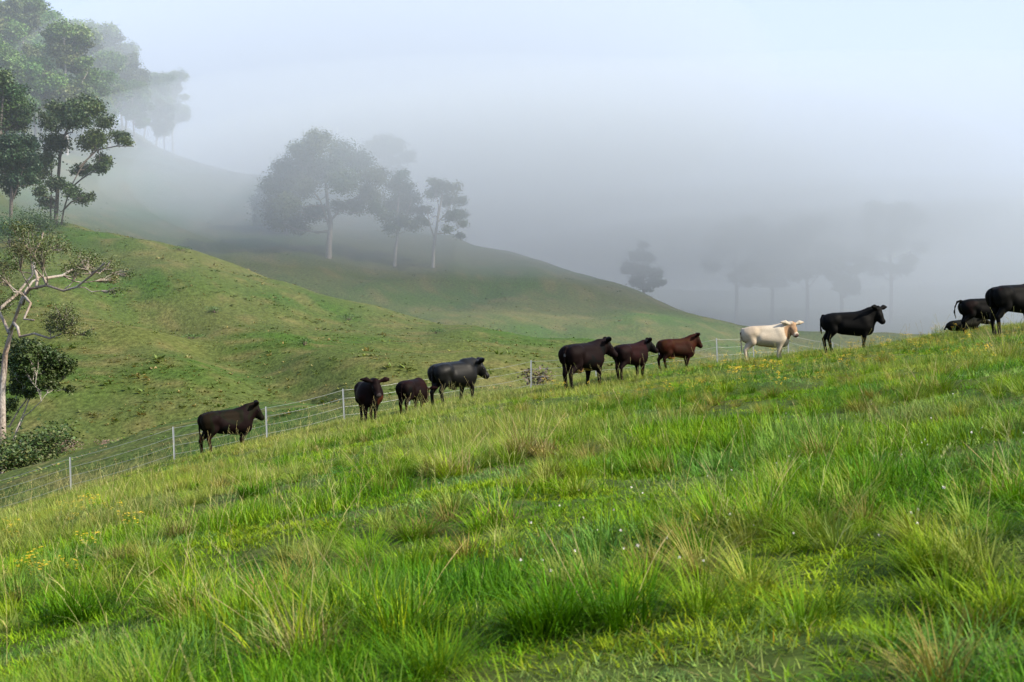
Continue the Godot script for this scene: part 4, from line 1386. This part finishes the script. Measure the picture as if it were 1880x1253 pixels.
func build_shrubs() -> void:
	rng.seed = 88
	var green := [Color(0.040, 0.075, 0.018), Color(0.060, 0.10, 0.022), Color(0.08, 0.095, 0.03)]
	var dead := [Color(0.16, 0.105, 0.085), Color(0.20, 0.14, 0.11), Color(0.13, 0.09, 0.075)]
	shrub(62, 84.0, 4.2, 2.4, green, "dark green bush at the foot of the pale gum", 1500)
	shrub(20, 82.0, 3.0, 1.6, green, "low dark bush in front of the pale gum's trunk", 800)
	shrub(115, 99.0, 2.4, 1.0, dead, "reddish brown dead bush right of the pale gum", 900)
	shrub(208, 100.0, 2.6, 0.55, dead, "low brown bramble patch farther right in the gully", 500)
	shrub(300, 98.0, 2.4, 0.6, dead + green, "brown green bramble behind the second fence post", 500)
	shrub(600, 96.0, 2.2, 0.9, dead, "brown dry bush behind the fence left of the face on cow", 500)
	shrub(985, 62.0, 1.1, 1.1, [Color(0.09, 0.06, 0.05), Color(0.12, 0.085, 0.07), Color(0.06, 0.07, 0.03)], "twiggy dead shrub beside the fence post right of the bull", 350)
	shrub(55, 184.0, 6.0, 4.0, dark_green, "dark undergrowth bush below the ridge trees", 1100)
	shrub(20, 178.0, 6.0, 3.4, [Color(0.02, 0.06, 0.02), Color(0.03, 0.08, 0.02)], "deep green bush at the left foot of the ridge trees", 1000)
	shrub(75, 186.0, 4.5, 2.6, dark_green, "small dark bush left of the ridge tree stems", 700)
	shrub(880, 470.0, 5.0, 3.0, dark_green, "hazy bush on the far fogged slope", 400)
	for e in [[330, 176.0, "round dark clump high on the near hill"], [350, 140.0, "green rush clump in the middle of the near hill"], [395, 150.0, "low green clump above the hillside hollow"], [570, 108.0, "rushes in the gully above the fence"], [420, 104.0, "bright green rush patch above the black heifer"], [560, 132.0, "dark rush clump below the near hill's middle"], [800, 150.0, "small clump near the right end of the near hill"], [640, 158.0, "brownish clump on the near hill below its crest"]]:
		shrub(e[0], e[1], rng.randf_range(1.8, 3.2), rng.randf_range(0.35, 0.6), [Color(0.045, 0.10, 0.015), Color(0.06, 0.12, 0.02)], e[2], 420)

# ---------------------------------------------------------------- mist
func mist(at: Vector3, size: Vector3, density: float, turn := Vector3.ZERO, shape := 0, label := "") -> void:
	var f := FogVolume.new()
	f.shape = RenderingServer.FOG_VOLUME_SHAPE_ELLIPSOID if shape == 0 else RenderingServer.FOG_VOLUME_SHAPE_BOX
	f.size = size
	f.position = at
	f.rotation_degrees = turn
	var m := FogMaterial.new()
	m.density = density
	m.albedo = Color(0.915, 0.962, 1.0)
	f.material = m
	f.name = numbered("mist_bank")
	tag(f, label, "mist", "", "stuff")
	add_child(f)

func build_mist() -> void:
	mist(Vector3(60, 0, -440), Vector3(1300, 300, 620), 0.0010, Vector3.ZERO, 0, "thin haze over the whole valley")
	mist(Vector3(270, 24, -620), Vector3(1050, 46, 820), 0.0042, Vector3(0, 3, 0), 0, "low cloud over the far hills")
	mist(Vector3(60, 40, -325), Vector3(300, 40, 200), 0.0060, Vector3(0, 8, 2), 0, "fog hanging on the crowns of the second hill")
	mist(Vector3(150, 14, -350), Vector3(360, 40, 260), 0.0090, Vector3(0, 6, 0), 0, "fog filling the valley at the right")
	mist(Vector3(-4, 30, -268), Vector3(140, 34, 88), 0.0075, Vector3(0, -8, -2), 0, "fog pooled behind the near hill")
	mist(Vector3(2, 33, -276), Vector3(200, 44, 108), 0.0085, Vector3(0, 4, 0), 0, "fog spilling along the second hill")
	mist(Vector3(-40, 70, -430), Vector3(240, 90, 220), 0.0060, Vector3(0, 0, 6), 0, "fog eating into the far end of the forest")

# ---------------------------------------------------------------- all
func _ready() -> void:
	# camera: 50 mm lens, level
	var cam := Camera3D.new()
	cam.name = "camera"
	cam.position = Vector3(0, EYE, 0)
	cam.near = 0.05
	cam.far = 4000.0
	var lens := CameraAttributesPhysical.new()
	lens.frustum_focal_length = 50.0
	lens.frustum_focus_distance = 42.0
	lens.exposure_aperture = 4.8
	cam.fov = rad_to_deg(2.0 * atan(CY / FOCAL))
	cam.attributes = lens
	cam.fov = rad_to_deg(2.0 * atan(CY / FOCAL))
	add_child(cam)
	cam.current = true
	# sky, haze, exposure
	var env := Environment.new()
	env.background_mode = Environment.BG_SKY
	var sky_m := ProceduralSkyMaterial.new()
	sky_m.sky_top_color = Color(0.60, 0.72, 0.91)
	sky_m.sky_horizon_color = Color(0.755, 0.805, 0.91)
	sky_m.sky_curve = 0.35
	sky_m.sky_energy_multiplier = 0.93
	sky_m.ground_bottom_color = Color(0.30, 0.36, 0.22)
	sky_m.ground_horizon_color = Color(0.70, 0.76, 0.80)
	sky_m.sun_angle_max = 70.0
	sky_m.sun_curve = 0.5
	var sky := Sky.new()
	sky.sky_material = sky_m
	env.sky = sky
	env.tonemap_mode = Environment.TONE_MAPPER_LINEAR
	env.tonemap_exposure = 1.78
	env.volumetric_fog_enabled = true
	env.volumetric_fog_density = 0.0
	env.sdfgi_enabled = true
	env.ssao_enabled = true
	env.ssil_enabled = true
	var we := WorldEnvironment.new()
	we.name = "environment"
	we.environment = env
	add_child(we)
	var sun := DirectionalLight3D.new()
	sun.name = "sun"
	var towards := Vector3(0.76, 0.60, 0.30).normalized()
	sun.look_at_from_position(Vector3.ZERO, -towards)
	sun.light_energy = 1.6
	sun.light_color = Color(1.0, 0.96, 0.89)
	sun.light_angular_distance = 0.8
	sun.shadow_enabled = true
	add_child(sun)
	# noises
	n_big.seed = 11
	n_big.frequency = 0.018
	n_big.fractal_octaves = 3
	n_mid.seed = 12
	n_mid.frequency = 0.12
	n_mid.fractal_octaves = 3
	n_fine.seed = 13
	n_fine.frequency = 0.9
	n_fine.fractal_octaves = 3
	var t0 := Time.get_ticks_msec()
	setup_materials()
	setup_grid()
	build_land()
	print("land ", Time.get_ticks_msec() - t0)
	build_trees()
	build_shrubs()
	print("trees ", Time.get_ticks_msec() - t0)
	build_cattle()
	print("cattle ", Time.get_ticks_msec() - t0)
	build_fence()
	build_hill_clumps()
	build_tussocks()
	build_grass()
	print("grass ", Time.get_ticks_msec() - t0)
	build_mist()
